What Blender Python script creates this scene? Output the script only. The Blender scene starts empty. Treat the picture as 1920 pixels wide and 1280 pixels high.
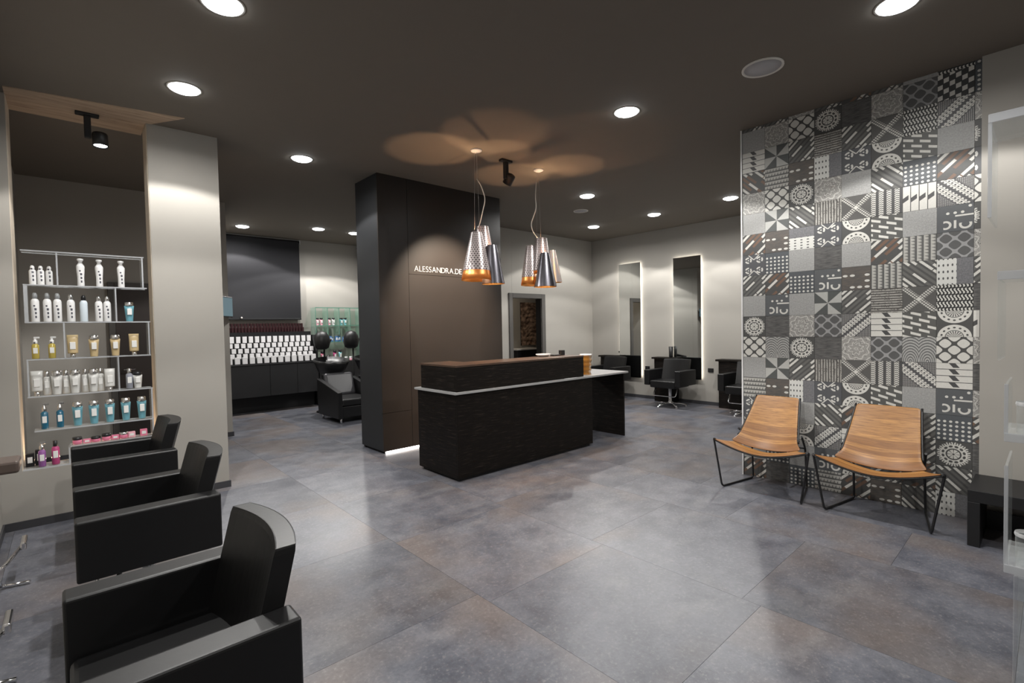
import bpy, bmesh, math, random
from mathutils import Vector, Matrix
PI = math.pi
random.seed(4)
scn = bpy.context.scene
COL = scn.collection
H = 3.25                                   # ceiling height

# ---------------------------------------------------------------- camera, world, exposure
cd = bpy.data.cameras.new('camera')
cd.sensor_width = 36.0; cd.lens = 923.2 * 36 / 1920; cd.clip_start = 0.05; cd.clip_end = 60
cam = bpy.data.objects.new('camera', cd); COL.objects.link(cam)
Rt = Vector((0.740441, -0.671845, -0.019275)); Dn = Vector((-0.033768, -0.008543, -0.999393)); Fw = Vector((0.671273, 0.740642, -0.029012))
cm = Matrix.Identity(4)
for i in range(3):
    cm[i][0] = Rt[i]; cm[i][1] = -Dn[i]; cm[i][2] = -Fw[i]
cm.translation = Vector((0, 0, 1.45))
cam.matrix_world = cm
scn.camera = cam
w = bpy.data.worlds.new('world'); scn.world = w; w.use_nodes = True
w.node_tree.nodes['Background'].inputs[0].default_value = (0.5, 0.5, 0.52, 1)
w.node_tree.nodes['Background'].inputs[1].default_value = 0.05
scn.view_settings.view_transform = 'Standard'; scn.view_settings.look = 'None'
scn.view_settings.gamma = 1.0; scn.view_settings.use_curve_mapping = False
scn.view_settings.exposure = 0.0
DOWN_W = 142.0        # power of each ceiling downlight
WARM_W = 620.0        # warm track spot on the sign
BULB_W = 24.0         # pendant bulbs
scn.cycles.max_bounces = 8; scn.cycles.diffuse_bounces = 4; scn.cycles.sample_clamp_indirect = 4.0

# ---------------------------------------------------------------- node expression helper
class X:
    def __init__(s, t, v): s.t = t; s.v = v
    def op(s, o, b=None, c=None):
        n = s.t.nodes.new('ShaderNodeMath'); n.operation = o
        for i, q in enumerate((s, b, c)):
            if q is None: continue
            if isinstance(q, X):
                if isinstance(q.v, (int, float)): n.inputs[i].default_value = q.v
                else: s.t.links.new(q.v, n.inputs[i])
            else: n.inputs[i].default_value = q
        return X(s.t, n.outputs[0])
    def __add__(s, b): return s.op('ADD', b)
    __radd__ = __add__
    def __mul__(s, b): return s.op('MULTIPLY', b)
    __rmul__ = __mul__
    def __sub__(s, b): return s.op('SUBTRACT', b)
    def __rsub__(s, b): return X(s.t, float(b)).op('SUBTRACT', s)
    def __neg__(s): return s * -1.0
    def __truediv__(s, b): return s.op('DIVIDE', b)
    def __lt__(s, b): return s.op('LESS_THAN', b)
    def __gt__(s, b): return s.op('GREATER_THAN', b)
    def __and__(s, b): return s * b
    def __or__(s, b): return s.op('MAXIMUM', b)
    def fr(s): return s.op('FRACT')
    def fl(s): return s.op('FLOOR')
    def ab(s): return s.op('ABSOLUTE')
    def cos(s): return s.op('COSINE')
    def sin(s): return s.op('SINE')
    def sq(s): return s.op('SQRT')
    def inv(s): return 1.0 - s
    def rnd(s, k=1.0): return ((s * (12.9898 * k)).sin() * 43758.5).fr()
def hyp(a, b): return (a * a + b * b).sq()
def at2(a, b): return a.op('ARCTAN2', b)

# ---------------------------------------------------------------- materials
def newmat(name):
    m = bpy.data.materials.new(name); m.use_nodes = True
    t = m.node_tree; b = t.nodes['Principled BSDF']
    return m, t, b
def mat(name, col, rough=0.5, metal=0.0, spec=0.5, noise=0.0, nscale=8.0, bump=0.0, emis=None, estr=0.0, trans=0.0, alpha=1.0, ior=1.45, coat=0.0):
    m, t, b = newmat(name)
    b.inputs['Base Color'].default_value = (*col, 1); b.inputs['Roughness'].default_value = rough
    b.inputs['Metallic'].default_value = metal; b.inputs['Specular IOR Level'].default_value = spec
    b.inputs['IOR'].default_value = ior; b.inputs['Transmission Weight'].default_value = trans
    b.inputs['Alpha'].default_value = alpha; b.inputs['Coat Weight'].default_value = coat
    if emis: b.inputs['Emission Color'].default_value = (*emis, 1); b.inputs['Emission Strength'].default_value = estr
    tc = t.nodes.new('ShaderNodeTexCoord'); nz = t.nodes.new('ShaderNodeTexNoise')
    nz.inputs['Scale'].default_value = nscale; nz.inputs['Detail'].default_value = 5
    t.links.new(tc.outputs['Object'], nz.inputs['Vector'])
    if noise:
        mx = t.nodes.new('ShaderNodeMix'); mx.data_type = 'RGBA'
        mx.inputs[6].default_value = (*[c * (1 - noise) for c in col], 1); mx.inputs[7].default_value = (*[min(1, c * (1 + noise)) for c in col], 1)
        t.links.new(nz.outputs['Fac'], mx.inputs[0]); t.links.new(mx.outputs[2], b.inputs['Base Color'])
    if bump:
        bp = t.nodes.new('ShaderNodeBump'); bp.inputs['Strength'].default_value = bump; bp.inputs['Distance'].default_value = 0.003
        t.links.new(nz.outputs['Fac'], bp.inputs['Height']); t.links.new(bp.outputs[0], b.inputs['Normal'])
    return m
def mixc(t, f, a, b):
    mx = t.nodes.new('ShaderNodeMix'); mx.data_type = 'RGBA'
    if isinstance(f, X): t.links.new(f.v, mx.inputs[0])
    else: mx.inputs[0].default_value = f
    for i, c in ((6, a), (7, b)):
        if isinstance(c, tuple): mx.inputs[i].default_value = (*c, 1)
        else: t.links.new(c, mx.inputs[i])
    return mx.outputs[2]
def noise(t, vec, scale, detail=4, rough=0.5):
    n = t.nodes.new('ShaderNodeTexNoise'); n.inputs['Scale'].default_value = scale; n.inputs['Detail'].default_value = detail; n.inputs['Roughness'].default_value = rough
    if vec is not None: t.links.new(vec, n.inputs['Vector'])
    return X(t, n.outputs['Fac'])
def mapv(t, src, scale=(1, 1, 1), loc=(0, 0, 0), rot=(0, 0, 0)):
    mp = t.nodes.new('ShaderNodeMapping'); mp.inputs['Scale'].default_value = scale; mp.inputs['Location'].default_value = loc; mp.inputs['Rotation'].default_value = rot
    t.links.new(src, mp.inputs['Vector']); return mp.outputs[0]
def ramp(x, a, b):
    return ((x - a) / (b - a)).op('MINIMUM', 1.0).op('MAXIMUM', 0.0)

M = {}
M['wall'] = mat('greige wall paint', (0.345, 0.328, 0.298), 0.75, noise=0.03, nscale=3, bump=0.05)
M['wall_dark'] = mat('taupe wall paint', (0.20, 0.185, 0.165), 0.8, noise=0.03)
M['ceiling'] = mat('dark taupe ceiling paint', (0.168, 0.148, 0.125), 0.85, noise=0.03)
M['skirt'] = mat('dark grey skirting', (0.045, 0.045, 0.05), 0.5)
M['leather'] = mat('black leather', (0.0045, 0.0045, 0.005), 0.42, noise=0.2, nscale=40, bump=0.10, spec=0.5)
M['seam'] = mat('grey piping', (0.02, 0.02, 0.021), 0.4)
M['chrome'] = mat('chrome', (0.75, 0.75, 0.76), 0.12, metal=1.0)
M['black'] = mat('black satin', (0.010, 0.010, 0.011), 0.45)
M['blackmetal'] = mat('black metal', (0.012, 0.012, 0.013), 0.35, spec=0.6)
M['panel'] = mat('dark brown panel', (0.021, 0.0165, 0.014), 0.40, noise=0.08, nscale=4)
M['groove'] = mat('groove shadow line', (0.008, 0.007, 0.007), 0.8)
M['panelside'] = mat('anthracite panel', (0.020, 0.021, 0.023), 0.45)
M['ledge'] = mat('grey steel ledge', (0.33, 0.33, 0.33), 0.35)
M['cab'] = mat('anthracite cabinet', (0.017, 0.017, 0.018), 0.5)
M['blind'] = mat('black blind fabric', (0.015, 0.015, 0.018), 0.8, noise=0.1, nscale=60)
M['mirror'] = mat('mirror silver', (0.86, 0.88, 0.87), 0.015, metal=1.0)
M['led'] = mat('led strip', (1, 1, 1), 0.5, emis=(1.0, 0.93, 0.82), estr=9.0)
M['ledfloor'] = mat('led strip cool', (1, 1, 1), 0.5, emis=(1.0, 0.97, 0.93), estr=8.0)
M['lens'] = mat('lamp lens', (1, 1, 1), 0.5, emis=(0.93, 0.97, 1.0), estr=28.0)
M['white'] = mat('white plastic', (0.72, 0.72, 0.72), 0.35)
M['speaker'] = mat('grey speaker grille', (0.40, 0.40, 0.42), 0.7, noise=0.1, nscale=200)
M['offwhite'] = mat('off white rim', (0.66, 0.64, 0.60), 0.5)
M['gold'] = mat('copper gold inside', (0.95, 0.50, 0.16), 0.28, metal=1.0)
M['gun'] = mat('gunmetal shade', (0.17, 0.165, 0.185), 0.34, metal=1.0)
M['glow'] = mat('warm bulb', (1, 0.8, 0.5), 0.4, emis=(1.0, 0.62, 0.28), estr=40.0)
M['amber'] = mat('amber glass', (0.42, 0.20, 0.04), 0.15, trans=0.35, spec=0.7)
M['jamb'] = mat('cream reveal lit tone', (0.62, 0.54, 0.44), 0.6)  # lighter cream carries the warm light on the reveals
M['brown'] = mat('brown station top', (0.10, 0.075, 0.065), 0.35)
M['frame'] = mat('grey door frame', (0.085, 0.08, 0.075), 0.45)
M['steel'] = mat('brushed steel', (0.45, 0.45, 0.46), 0.3, metal=1.0)
M['tv'] = mat('lit screen', (0.02, 0.02, 0.02), 0.3, emis=(0.25, 0.42, 0.50), estr=0.35)
def glassmat(name, tint, rough=0.04, dens=0.45):
    m, t, b = newmat(name); out = t.nodes['Material Output']
    tr = t.nodes.new('ShaderNodeBsdfTransparent'); tr.inputs[0].default_value = (*tint, 1)
    b.inputs['Base Color'].default_value = (0.8, 0.82, 0.82, 1); b.inputs['Roughness'].default_value = rough; b.inputs['Specular IOR Level'].default_value = 0.8
    lw = t.nodes.new('ShaderNodeLayerWeight'); lw.inputs[0].default_value = 0.3
    ms = t.nodes.new('ShaderNodeMixShader')
    f = X(t, lw.outputs['Facing']) * dens + 0.05
    t.links.new(f.v, ms.inputs[0]); t.links.new(tr.outputs[0], ms.inputs[1]); t.links.new(b.outputs[0], ms.inputs[2])
    t.links.new(ms.outputs[0], out.inputs[0]); return m
M['acrylic'] = glassmat('clear acrylic', (0.96, 0.97, 0.97), dens=0.25)
M['acrylicedge'] = mat('polished acrylic edge', (0.60, 0.62, 0.65), 0.15, spec=0.9, alpha=0.5)
M['glass'] = glassmat('green tinted glass', (0.84, 0.95, 0.90), dens=0.25)
M['glassedge'] = mat('green glass edge', (0.10, 0.25, 0.19), 0.2)

def woodmat(name, c1, c2, c3, sc, rough, bump=0.3, spec=0.2):
    """grain that runs along one axis, with streaks and pores"""
    m, t, b = newmat(name); tc = t.nodes.new('ShaderNodeTexCoord')
    v = mapv(t, tc.outputs['Object'], sc)
    n1 = noise(t, v, 3.0, 6, 0.62); n2 = noise(t, mapv(t, tc.outputs['Object'], tuple(q * 1.2 for q in sc)), 3.0, 5, 0.65)
    c = mixc(t, ramp(n1, 0.32, 0.68), c1, c2)
    c = mixc(t, ramp(n2, 0.55, 0.68) * 0.8, c, c3)
    t.links.new(c, b.inputs['Base Color']); b.inputs['Roughness'].default_value = rough; b.inputs['Specular IOR Level'].default_value = spec
    bp = t.nodes.new('ShaderNodeBump'); bp.inputs['Strength'].default_value = bump; bp.inputs['Distance'].default_value = 0.002
    t.links.new(n2.v, bp.inputs['Height']); t.links.new(bp.outputs[0], b.inputs['Normal']); return m
M['oak'] = woodmat('dark stained oak', (0.0028, 0.002, 0.0016), (0.0075, 0.0055, 0.0042), (0.042, 0.032, 0.026), (1.6, 1.6, 34), 0.5)
M['oaklit'] = woodmat('dark stained oak lit top', (0.045, 0.026, 0.018), (0.075, 0.045, 0.03), (0.10, 0.065, 0.045), (1.2, 28, 1.2), 0.3, spec=0.6)  # redder and lighter than the oak: warm light on the top, put in colour
M['glowpatch'] = woodmat('painted warm ceiling light', (0.40, 0.30, 0.22), (0.56, 0.43, 0.32), (0.30, 0.21, 0.15), (1.0, 9, 2), 0.6, 0.1)  # streaky pale colours imitate warm light spilled on the ceiling

def teak():
    m, t, b = newmat('oiled walnut slung wood'); tc = t.nodes.new('ShaderNodeTexCoord')
    sx = t.nodes.new('ShaderNodeSeparateXYZ'); t.links.new(tc.outputs['UV'], sx.inputs[0])
    u = X(t, sx.outputs[0]); v = X(t, sx.outputs[1])
    wv = noise(t, mapv(t, tc.outputs['UV'], (1.5, 4, 1)), 2.0, 3)
    s = (v + wv * 0.03) * 15.0
    strip = s.fl(); r = strip.rnd(0.37)
    cx = t.nodes.new('ShaderNodeCombineXYZ'); t.links.new((u * 2.0 + r * 9.0).v, cx.inputs[0]); t.links.new((v * 42.0).v, cx.inputs[1])
    g = noise(t, cx.outputs[0], 1.6, 6, 0.65)
    c = mixc(t, r, (0.25, 0.108, 0.030), (0.47, 0.235, 0.070))
    c = mixc(t, ramp(g, 0.42, 0.66) * 0.85, c, (0.15, 0.062, 0.02))
    c = mixc(t, (s.fr() < 0.05) * 0.35, c, (0.17, 0.07, 0.025))
    t.links.new(c, b.inputs['Base Color']); b.inputs['Roughness'].default_value = 0.42
    return m
M['teak'] = teak()

def floormat():
    m, t, b = newmat('mottled stoneware tile')
    g = t.nodes.new('ShaderNodeNewGeometry'); oi = t.nodes.new('ShaderNodeObjectInfo')
    r = X(t, oi.outputs['Random'])
    off = t.nodes.new('ShaderNodeCombineXYZ')
    for i in range(3): t.links.new((r * (17.0 + 9 * i)).v, off.inputs[i])
    ad = t.nodes.new('ShaderNodeVectorMath'); t.links.new(g.outputs['Position'], ad.inputs[0]); t.links.new(off.outputs[0], ad.inputs[1])
    P = ad.outputs[0]
    big = noise(t, P, 1.1, 3, 0.5); mid = noise(t, P, 5.0, 8, 0.7); fine = noise(t, P, 55.0, 6, 0.75)
    mott = noise(t, mapv(t, P, (1, 2.2, 1)), 2.2, 6, 0.65)
    c = mixc(t, ramp(mid, 0.35, 0.65), (0.076, 0.081, 0.102), (0.155, 0.160, 0.185))
    c = mixc(t, ramp(big, 0.48, 0.64) * 0.55, c, (0.172, 0.132, 0.108))
    c = mixc(t, ramp(mott, 0.54, 0.72) * 0.40, c, (0.24, 0.24, 0.245))
    c = mixc(t, ramp(fine, 0.54, 0.68) * 0.45, c, (0.31, 0.30, 0.29))
    c = mixc(t, (1.0 - ramp(fine, 0.32, 0.46)) * 0.45, c, (0.055, 0.055, 0.06))
    hv = t.nodes.new('ShaderNodeHueSaturation'); t.links.new(c, hv.inputs['Color']); t.links.new((r * 0.24 + 0.74).v, hv.inputs['Value'])
    t.links.new(hv.outputs[0], b.inputs['Base Color'])
    t.links.new((mid * 0.20 + 0.30).v, b.inputs['Roughness']); b.inputs['Specular IOR Level'].default_value = 0.45
    bp = t.nodes.new('ShaderNodeBump'); bp.inputs['Strength'].default_value = 0.12; bp.inputs['Distance'].default_value = 0.002
    t.links.new(fine.v, bp.inputs['Height']); t.links.new(bp.outputs[0], b.inputs['Normal'])
    return m
M['floor'] = floormat()
M['grout'] = mat('grout', (0.21, 0.21, 0.215), 0.8)

def ambermat():
    m, t, b = newmat('copper translucent liner'); out = t.nodes['Material Output']
    tl = t.nodes.new('ShaderNodeBsdfTranslucent'); tl.inputs[0].default_value = (1.0, 0.60, 0.24, 1)
    b.inputs['Base Color'].default_value = (0.95, 0.52, 0.18, 1); b.inputs['Metallic'].default_value = 1.0; b.inputs['Roughness'].default_value = 0.35
    ms = t.nodes.new('ShaderNodeMixShader'); ms.inputs[0].default_value = 0.55
    t.links.new(tl.outputs[0], ms.inputs[1]); t.links.new(b.outputs[0], ms.inputs[2]); t.links.new(ms.outputs[0], out.inputs[0]); return m
M['ambershade'] = ambermat()
def perfmat():
    m, t, b = newmat('perforated white metal'); tc = t.nodes.new('ShaderNodeTexCoord')
    sx = t.nodes.new('ShaderNodeSeparateXYZ'); t.links.new(tc.outputs['UV'], sx.inputs[0])
    u = X(t, sx.outputs[0]) * 22.0; v = X(t, sx.outputs[1]) * 18.0
    a = (u + v.fl() * 0.5).fr() - 0.5; c = v.fr() - 0.5
    k = (a.ab() + c.ab()) < 0.36
    t.links.new(mixc(t, k, (0.50, 0.44, 0.43), (0.05, 0.035, 0.035)), b.inputs['Base Color'])
    b.inputs['Roughness'].default_value = 0.3; b.inputs['Metallic'].default_value = 0.35
    return m
M['perf'] = perfmat()

def stonemat():
    m, t, b = newmat('carved stone relief'); tc = t.nodes.new('ShaderNodeTexCoord')
    n = noise(t, mapv(t, tc.outputs['Object'], (5, 5, 9)), 1.6, 3); 
    t.links.new(mixc(t, ramp(n, 0.4, 0.6), (0.10, 0.06, 0.04), (0.36, 0.25, 0.18)), b.inputs['Base Color']); b.inputs['Roughness'].default_value = 0.8
    return m
M['stone'] = stonemat()

# ---------------------------------------------------------------- patchwork tile prints (flat print on each tile)
DK = (0.078, 0.078, 0.076); DK2 = (0.13, 0.128, 0.122); MD = (0.235, 0.235, 0.235); LT = (0.60, 0.59, 0.55); BR = (0.16, 0.10, 0.072)
def tilemat(kind):
    m, t, b = newmat('printed tile ' + kind); tc = t.nodes.new('ShaderNodeTexCoord')
    sx = t.nodes.new('ShaderNodeSeparateXYZ'); t.links.new(tc.outputs['UV'], sx.inputs[0])
    u = X(t, sx.outputs[0]); v = X(t, sx.outputs[1])
    gr = noise(t, mapv(t, tc.outputs['UV'], (18, 18, 1)), 1.0, 5, 0.7); st = noise(t, mapv(t, tc.outputs['UV'], (3, 26, 1)), 1.0, 4, 0.6)
    cu, cv = u - 0.5, v - 0.5; r = hyp(cu, cv); th = at2(cv, cu)
    a, c = DK, LT; k = None; col = None
    if kind == 'plain': col = mixc(t, ramp(gr, 0.3, 0.7), (0.27, 0.27, 0.265), (0.37, 0.37, 0.36))
    elif kind == 'dark': col = mixc(t, ramp(st, 0.35, 0.7), (0.06, 0.06, 0.06), (0.16, 0.155, 0.15))
    elif kind in ('dash', 'dashmulti'):
        s = (u - v) * (4.4 if kind == 'dash' else 3.8) + 10.0; i = s.fl(); along = (u + v) * 1.25 + i.rnd(0.7) * 3.0
        cell = along.fl() * 3.1 + i * 1.7
        k = (s.fr() < 0.55) & (along.fr() < 0.93) & (cell.rnd(0.9) > 0.35)
        if kind == 'dashmulti':
            a = mixc(t, (cell.rnd(1.7) > 0.5) & (s.fr() < 0.6), DK, BR); 
        else: a = mixc(t, s.fr() > 0.55, DK2, DK)
    elif kind == 'wind': k = (th * (4 / (2 * PI)) + 8.0).fr() < 0.5; a = (0.085, 0.09, 0.088); c = (0.42, 0.42, 0.40)
    elif kind == 'flower':
        h = ((u + v) * (2 * PI)).cos() * ((u - v) * (2 * PI)).cos(); k = h.ab() > 0.22; a = DK
        k = k & ((((u * 2.0).fr() - 0.5).ab() + ((v * 2.0).fr() - 0.5).ab() - 0.5).ab() > 0.035) | (h.ab() > 0.6)
    elif kind == 'mandala':
        k = r < ((th * 22.0).cos() * 0.02 + 0.455); 
        dots = hyp((th * (12 / (2 * PI)) + 8.0).fr() - 0.5, (r - 0.30) * 9.0) < 0.36
        rays = ((th * 36.0).cos() > 0.3) & (r > 0.38)
        inner = (r < 0.22) & (((r * 30.0).cos() > 0.55) | ((th * 8.0).cos() > 0.85))
        k = k & dots.inv() & rays.inv() & inner.inv()
    elif kind == 'semi':
        vv = (v - (v > 0.5)).ab(); rr = hyp(cu, vv); tt = at2(vv, cu)
        dots = hyp((tt * (14 / (2 * PI)) + 8.0).fr() - 0.5, (rr - 0.36) * 8.0) < 0.25
        k = (rr < 0.47) & dots.inv() & (((rr - 0.25).ab() < 0.012).inv()) & ((rr < 0.23) & ((tt * 18.0).cos() > 0.2)).inv()
    elif kind == 'arcs':
        p, q = (u * 2.0).fr() , v; rr = hyp(p - 0.5, q); k = ((rr * 9.0).fr() < 0.55) & (((u * 31.0).fr() < 0.62) | ((v * 29.0).fr() < 0.5)); a = (0.13, 0.13, 0.13); c = (0.45, 0.45, 0.43)
    elif kind == 'ogee': k = ((u * (4 * PI)).cos() + (v * (4 * PI)).cos()).ab() < 0.42; a = (0.10, 0.10, 0.10); c = (0.30, 0.30, 0.30)
    elif kind == 'bars': k = ((v * 10.0).fr() < 0.5) & ((st + gr) > 0.92); a = (0.09, 0.085, 0.08); c = (0.38, 0.37, 0.34)
    elif kind == 'half':
        dd = hyp((u * 8.0).fr() - 0.5, (v * 4.0 + 0.5).fr() - 0.5) < 0.2
        col = mixc(t, u < 0.55, mixc(t, ramp(gr, .3, .7), (0.12, 0.12, 0.125), (0.20, 0.20, 0.21)), mixc(t, dd, (0.60, 0.60, 0.57), (0.08, 0.08, 0.08)))
    elif kind == 'dots': k = (hyp((u * 6.0).fr() - 0.5, (v * 6.0).fr() - 0.5) < 0.27) & (v < 0.84); a = (0.085, 0.092, 0.10)
    elif kind == 'zig':
        tri = ((v * 4.0).fr() - 0.5).ab(); k = ((u * 10.0 + (v * 8 * PI).sin() * 0.3).fr() < 0.5) & (tri > 0.09); a = (0.03, 0.03, 0.03)
    elif kind == 'brick':
        q = v * 5.0 + u * 1.6; i = q.fl(); k = (q.fr() < 0.5) & ((u * 2.0 + i * 0.5).fr() < 0.62); a = (0.10, 0.10, 0.095)
    elif kind == 'check':
        q = v * 5.0 - u * 1.3; i = q.fl(); k = ((u * 3.0 + i * 0.5).fr() < 0.42) & (q.fr() < 0.85); a = (0.045, 0.045, 0.045)
    elif kind == 'arrow':
        f = (v * 4.0).fr(); k = (f > 0.10) & (((u - 0.62 - f * -0.18).ab() > 0.09) | (f < 0.3)); a = (0.07, 0.07, 0.07)
    elif kind == 'tribal':
        q = v * 5.0; i = q.fl(); f = q.fr(); p = (u * 8.0 + i * 0.5).fr()
        k = (f > 0.16) & (f < 0.84) & (((p - 0.5).ab() * 1.6 < f) | (p < 0.22)); a = (0.10, 0.10, 0.098); c = (0.42, 0.41, 0.38)
    elif kind == 'lace':
        vo = t.nodes.new('ShaderNodeTexVoronoi'); vo.inputs['Scale'].default_value = 9; t.links.new(tc.outputs['UV'], vo.inputs['Vector'])
        d = X(t, vo.outputs['Distance']); k = ((d * 6.0).fr() < 0.45) | (((r * 5.0 + (th * 8.0).cos() * 0.22).fr() < 0.22) & (gr > 0.42)); a = (0.13, 0.125, 0.12); c = (0.52, 0.51, 0.48)
    elif kind == 'rings':
        fu, fv = (u * 2.0).fr() - 0.5, (v * 2.0).fr() - 0.5; rr = hyp(fu, fv)
        y = ((cu.ab() - (cv.ab() - 0.26)).ab() < 0.028) & (cv.ab() > 0.26)
        k = ((rr - 0.24).ab() < 0.07) & ((at2(fv, fu) * 3.0).cos() > -0.6) | y | (hyp(fu, fv) < 0.06); a = (0.09, 0.092, 0.098)
    elif kind == 'glyph':
        r1 = hyp(u - 0.24, v - 0.26); r2 = hyp(u - 0.78, v - 0.24)
        k = (((r1 - 0.13).ab() < 0.035) & (u > 0.18)) | (((u - 0.5).ab() < 0.035) & (v < 0.42) & (v > 0.12)) | (((r2 - 0.14).ab() < 0.035) & (v < 0.30))
        k = k | ((((v - 0.58) - (u - 0.75).ab() * 0.0).ab() < 0.03) & (u > 0.5)) | ((hyp((u * 5.0).fr() - 0.5, (v * 5.0).fr() - 0.5) < 0.24) & (v > 0.62) & ((u * 5.0).fl() * 3.0 + (v * 5.0).fl()).rnd(0.31).__gt__(0.45))
        a = (0.10, 0.105, 0.11)
    elif kind == 'marks':
        i = (u * 4.0).fl() * 2.3 + (v * 4.0).fl() * 5.1; k = (i.rnd(0.53) > 0.62) & (hyp(((u * 4.0).fr() - 0.5) * 1.1, ((v * 4.0).fr() - 0.5) * 1.9) < 0.38)
        a = mixc(t, ramp(st, 0.45, 0.7), (0.09, 0.085, 0.08), (0.15, 0.12, 0.10))
    elif kind == 'cross':
        d = (cu.ab() - cv.ab()).ab(); k = (d < 0.13) & (((u + v) * 9.0).fr() < 0.62) & (((u - v) * 9.0).fr() < 0.72) | ((cu.ab() + cv.ab()) < 0.09); a = (0.10, 0.098, 0.094)
    elif kind == 'bands':
        s = u - v; d1 = (s > 0.06) & (s < 0.42); d2 = (s < -0.06) & (s > -0.42)
        hole = hyp(((u + v) * 6.0).fr() - 0.5, ((u - v) * 6.0).fr() - 0.5) < 0.26
        fine = ((u * 20.0).fr() < 0.35) & ((v * 20.0).fr() < 0.5)
        k = ((d1 | d2) & hole.inv() & (((u - v) * 6.0).fr() > 0.12)) | ((s.ab() > 0.46) & fine); a = (0.085, 0.085, 0.088)
    elif kind == 'ladder': k = ((u * 4.0).fr() < 0.62) & ((v * 12.0 + ((u * 4.0).fr() - 0.3).ab() * 2.0).fr() < 0.58); a = (0.075, 0.075, 0.075)
    if col is None:
        col = mixc(t, k, a, c)
    hv = t.nodes.new('ShaderNodeHueSaturation'); t.links.new(col, hv.inputs['Color']); t.links.new((gr * 0.30 + 0.85).v, hv.inputs['Value'])
    t.links.new(hv.outputs[0], b.inputs['Base Color']); b.inputs['Roughness'].default_value = 0.5; b.inputs['Specular IOR Level'].default_value = 0.35
    return m
TILEKEY = dict(P='plain', K='dark', D='dash', E='dashmulti', W='wind', F='flower', M='mandala', S='semi', A='arcs', H='ogee', B='bars', J='half', O='dots',
               Z='zig', C='brick', c='check', R='arrow', T='tribal', N='lace', r='rings', G='glyph', g='marks', X='cross', Q='bands', L='ladder')

# ---------------------------------------------------------------- mesh helpers
def T(x=0, y=0, z=0): return Matrix.Translation((x, y, z))
def RZ(a): return Matrix.Rotation(a, 4, 'Z')
def RX(a): return Matrix.Rotation(a, 4, 'X')
def RY(a): return Matrix.Rotation(a, 4, 'Y')
def box(bm, x0, x1, y0, y1, z0, z1, bev=0.0, seg=2, mtx=None):
    q = bmesh.ops.create_cube(bm, size=1.0); vs = q['verts']
    bmesh.ops.transform(bm, matrix=T((x0 + x1) / 2, (y0 + y1) / 2, (z0 + z1) / 2) @ Matrix.Diagonal((abs(x1 - x0), abs(y1 - y0), abs(z1 - z0), 1)), verts=vs)
    if bev:
        es = list({e for v in vs for e in v.link_edges})
        r = bmesh.ops.bevel(bm, geom=es, offset=bev, segments=seg, profile=0.5, affect='EDGES')
        vs = r['verts'] if not mtx else list({v for f in r['faces'] for v in f.verts} | {v for v in vs if v.is_valid})
    if mtx: bmesh.ops.transform(bm, matrix=mtx, verts=[v for v in vs if v.is_valid])
    return bm
def lathe(bm, prof, n=20, mtx=None, cap=True):
    """prof: list of (radius, z); also writes a UV layer"""
    uv = bm.loops.layers.uv.verify(); rings = []
    for r, z in prof:
        rings.append([bm.verts.new(((mtx @ Vector((r * math.cos(2 * PI * i / n), r * math.sin(2 * PI * i / n), z))) if mtx else (r * math.cos(2 * PI * i / n), r * math.sin(2 * PI * i / n), z))) for i in range(n)])
    for k in range(len(prof) - 1):
        for i in range(n):
            j = (i + 1) % n
            f = bm.faces.new((rings[k][i], rings[k][j], rings[k + 1][j], rings[k + 1][i])); f.smooth = True
            us = (i / n, (i + 1) / n, (i + 1) / n, i / n); vv = (k, k, k + 1, k + 1)
            for l, a, b_ in zip(f.loops, us, vv): l[uv].uv = (a, b_ / (len(prof) - 1))
    if cap:
        if prof[0][0] > 1e-4: bm.faces.new(rings[0][::-1])
        if prof[-1][0] > 1e-4: bm.faces.new(rings[-1])
    return bm
def tube(bm, pts, r, n=8, closed=False):
    pts = [Vector(p) for p in pts]; rings = []; up = None
    N = len(pts)
    for k, p in enumerate(pts):
        a = pts[(k - 1) % N] if (k or closed) else p; b_ = pts[(k + 1) % N] if (k < N - 1 or closed) else p
        d = (b_ - a).normalized()
        if up is None:
            up = Vector((0, 0, 1)) if abs(d.z) < 0.9 else Vector((1, 0, 0))
        s = d.cross(up).normalized(); up = s.cross(d).normalized()
        rings.append([bm.verts.new(p + (s * math.cos(2 * PI * i / n) + up * math.sin(2 * PI * i / n)) * r) for i in range(n)])
    for k in range(N if closed else N - 1):
        R1, R2 = rings[k], rings[(k + 1) % N]
        for i in range(n):
            f = bm.faces.new((R1[i], R1[(i + 1) % n], R2[(i + 1) % n], R2[i])); f.smooth = True
    if not closed:
        bm.faces.new(rings[0][::-1]); bm.faces.new(rings[-1])
    return bm
def rounded(pts, rad, n=5):
    """polyline with rounded corners"""
    pts = [Vector(p) for p in pts]; out = [pts[0]]
    for i in range(1, len(pts) - 1):
        p, a, b_ = pts[i], pts[i - 1], pts[i + 1]
        d1 = (a - p); d2 = (b_ - p); r = min(rad, d1.length * 0.45, d2.length * 0.45)
        s, e = p + d1.normalized() * r, p + d2.normalized() * r
        for k in range(n + 1):
            q = k / n; out.append((1 - q) ** 2 * s + 2 * q * (1 - q) * p + q * q * e)
    out.append(pts[-1]); return out
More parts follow.
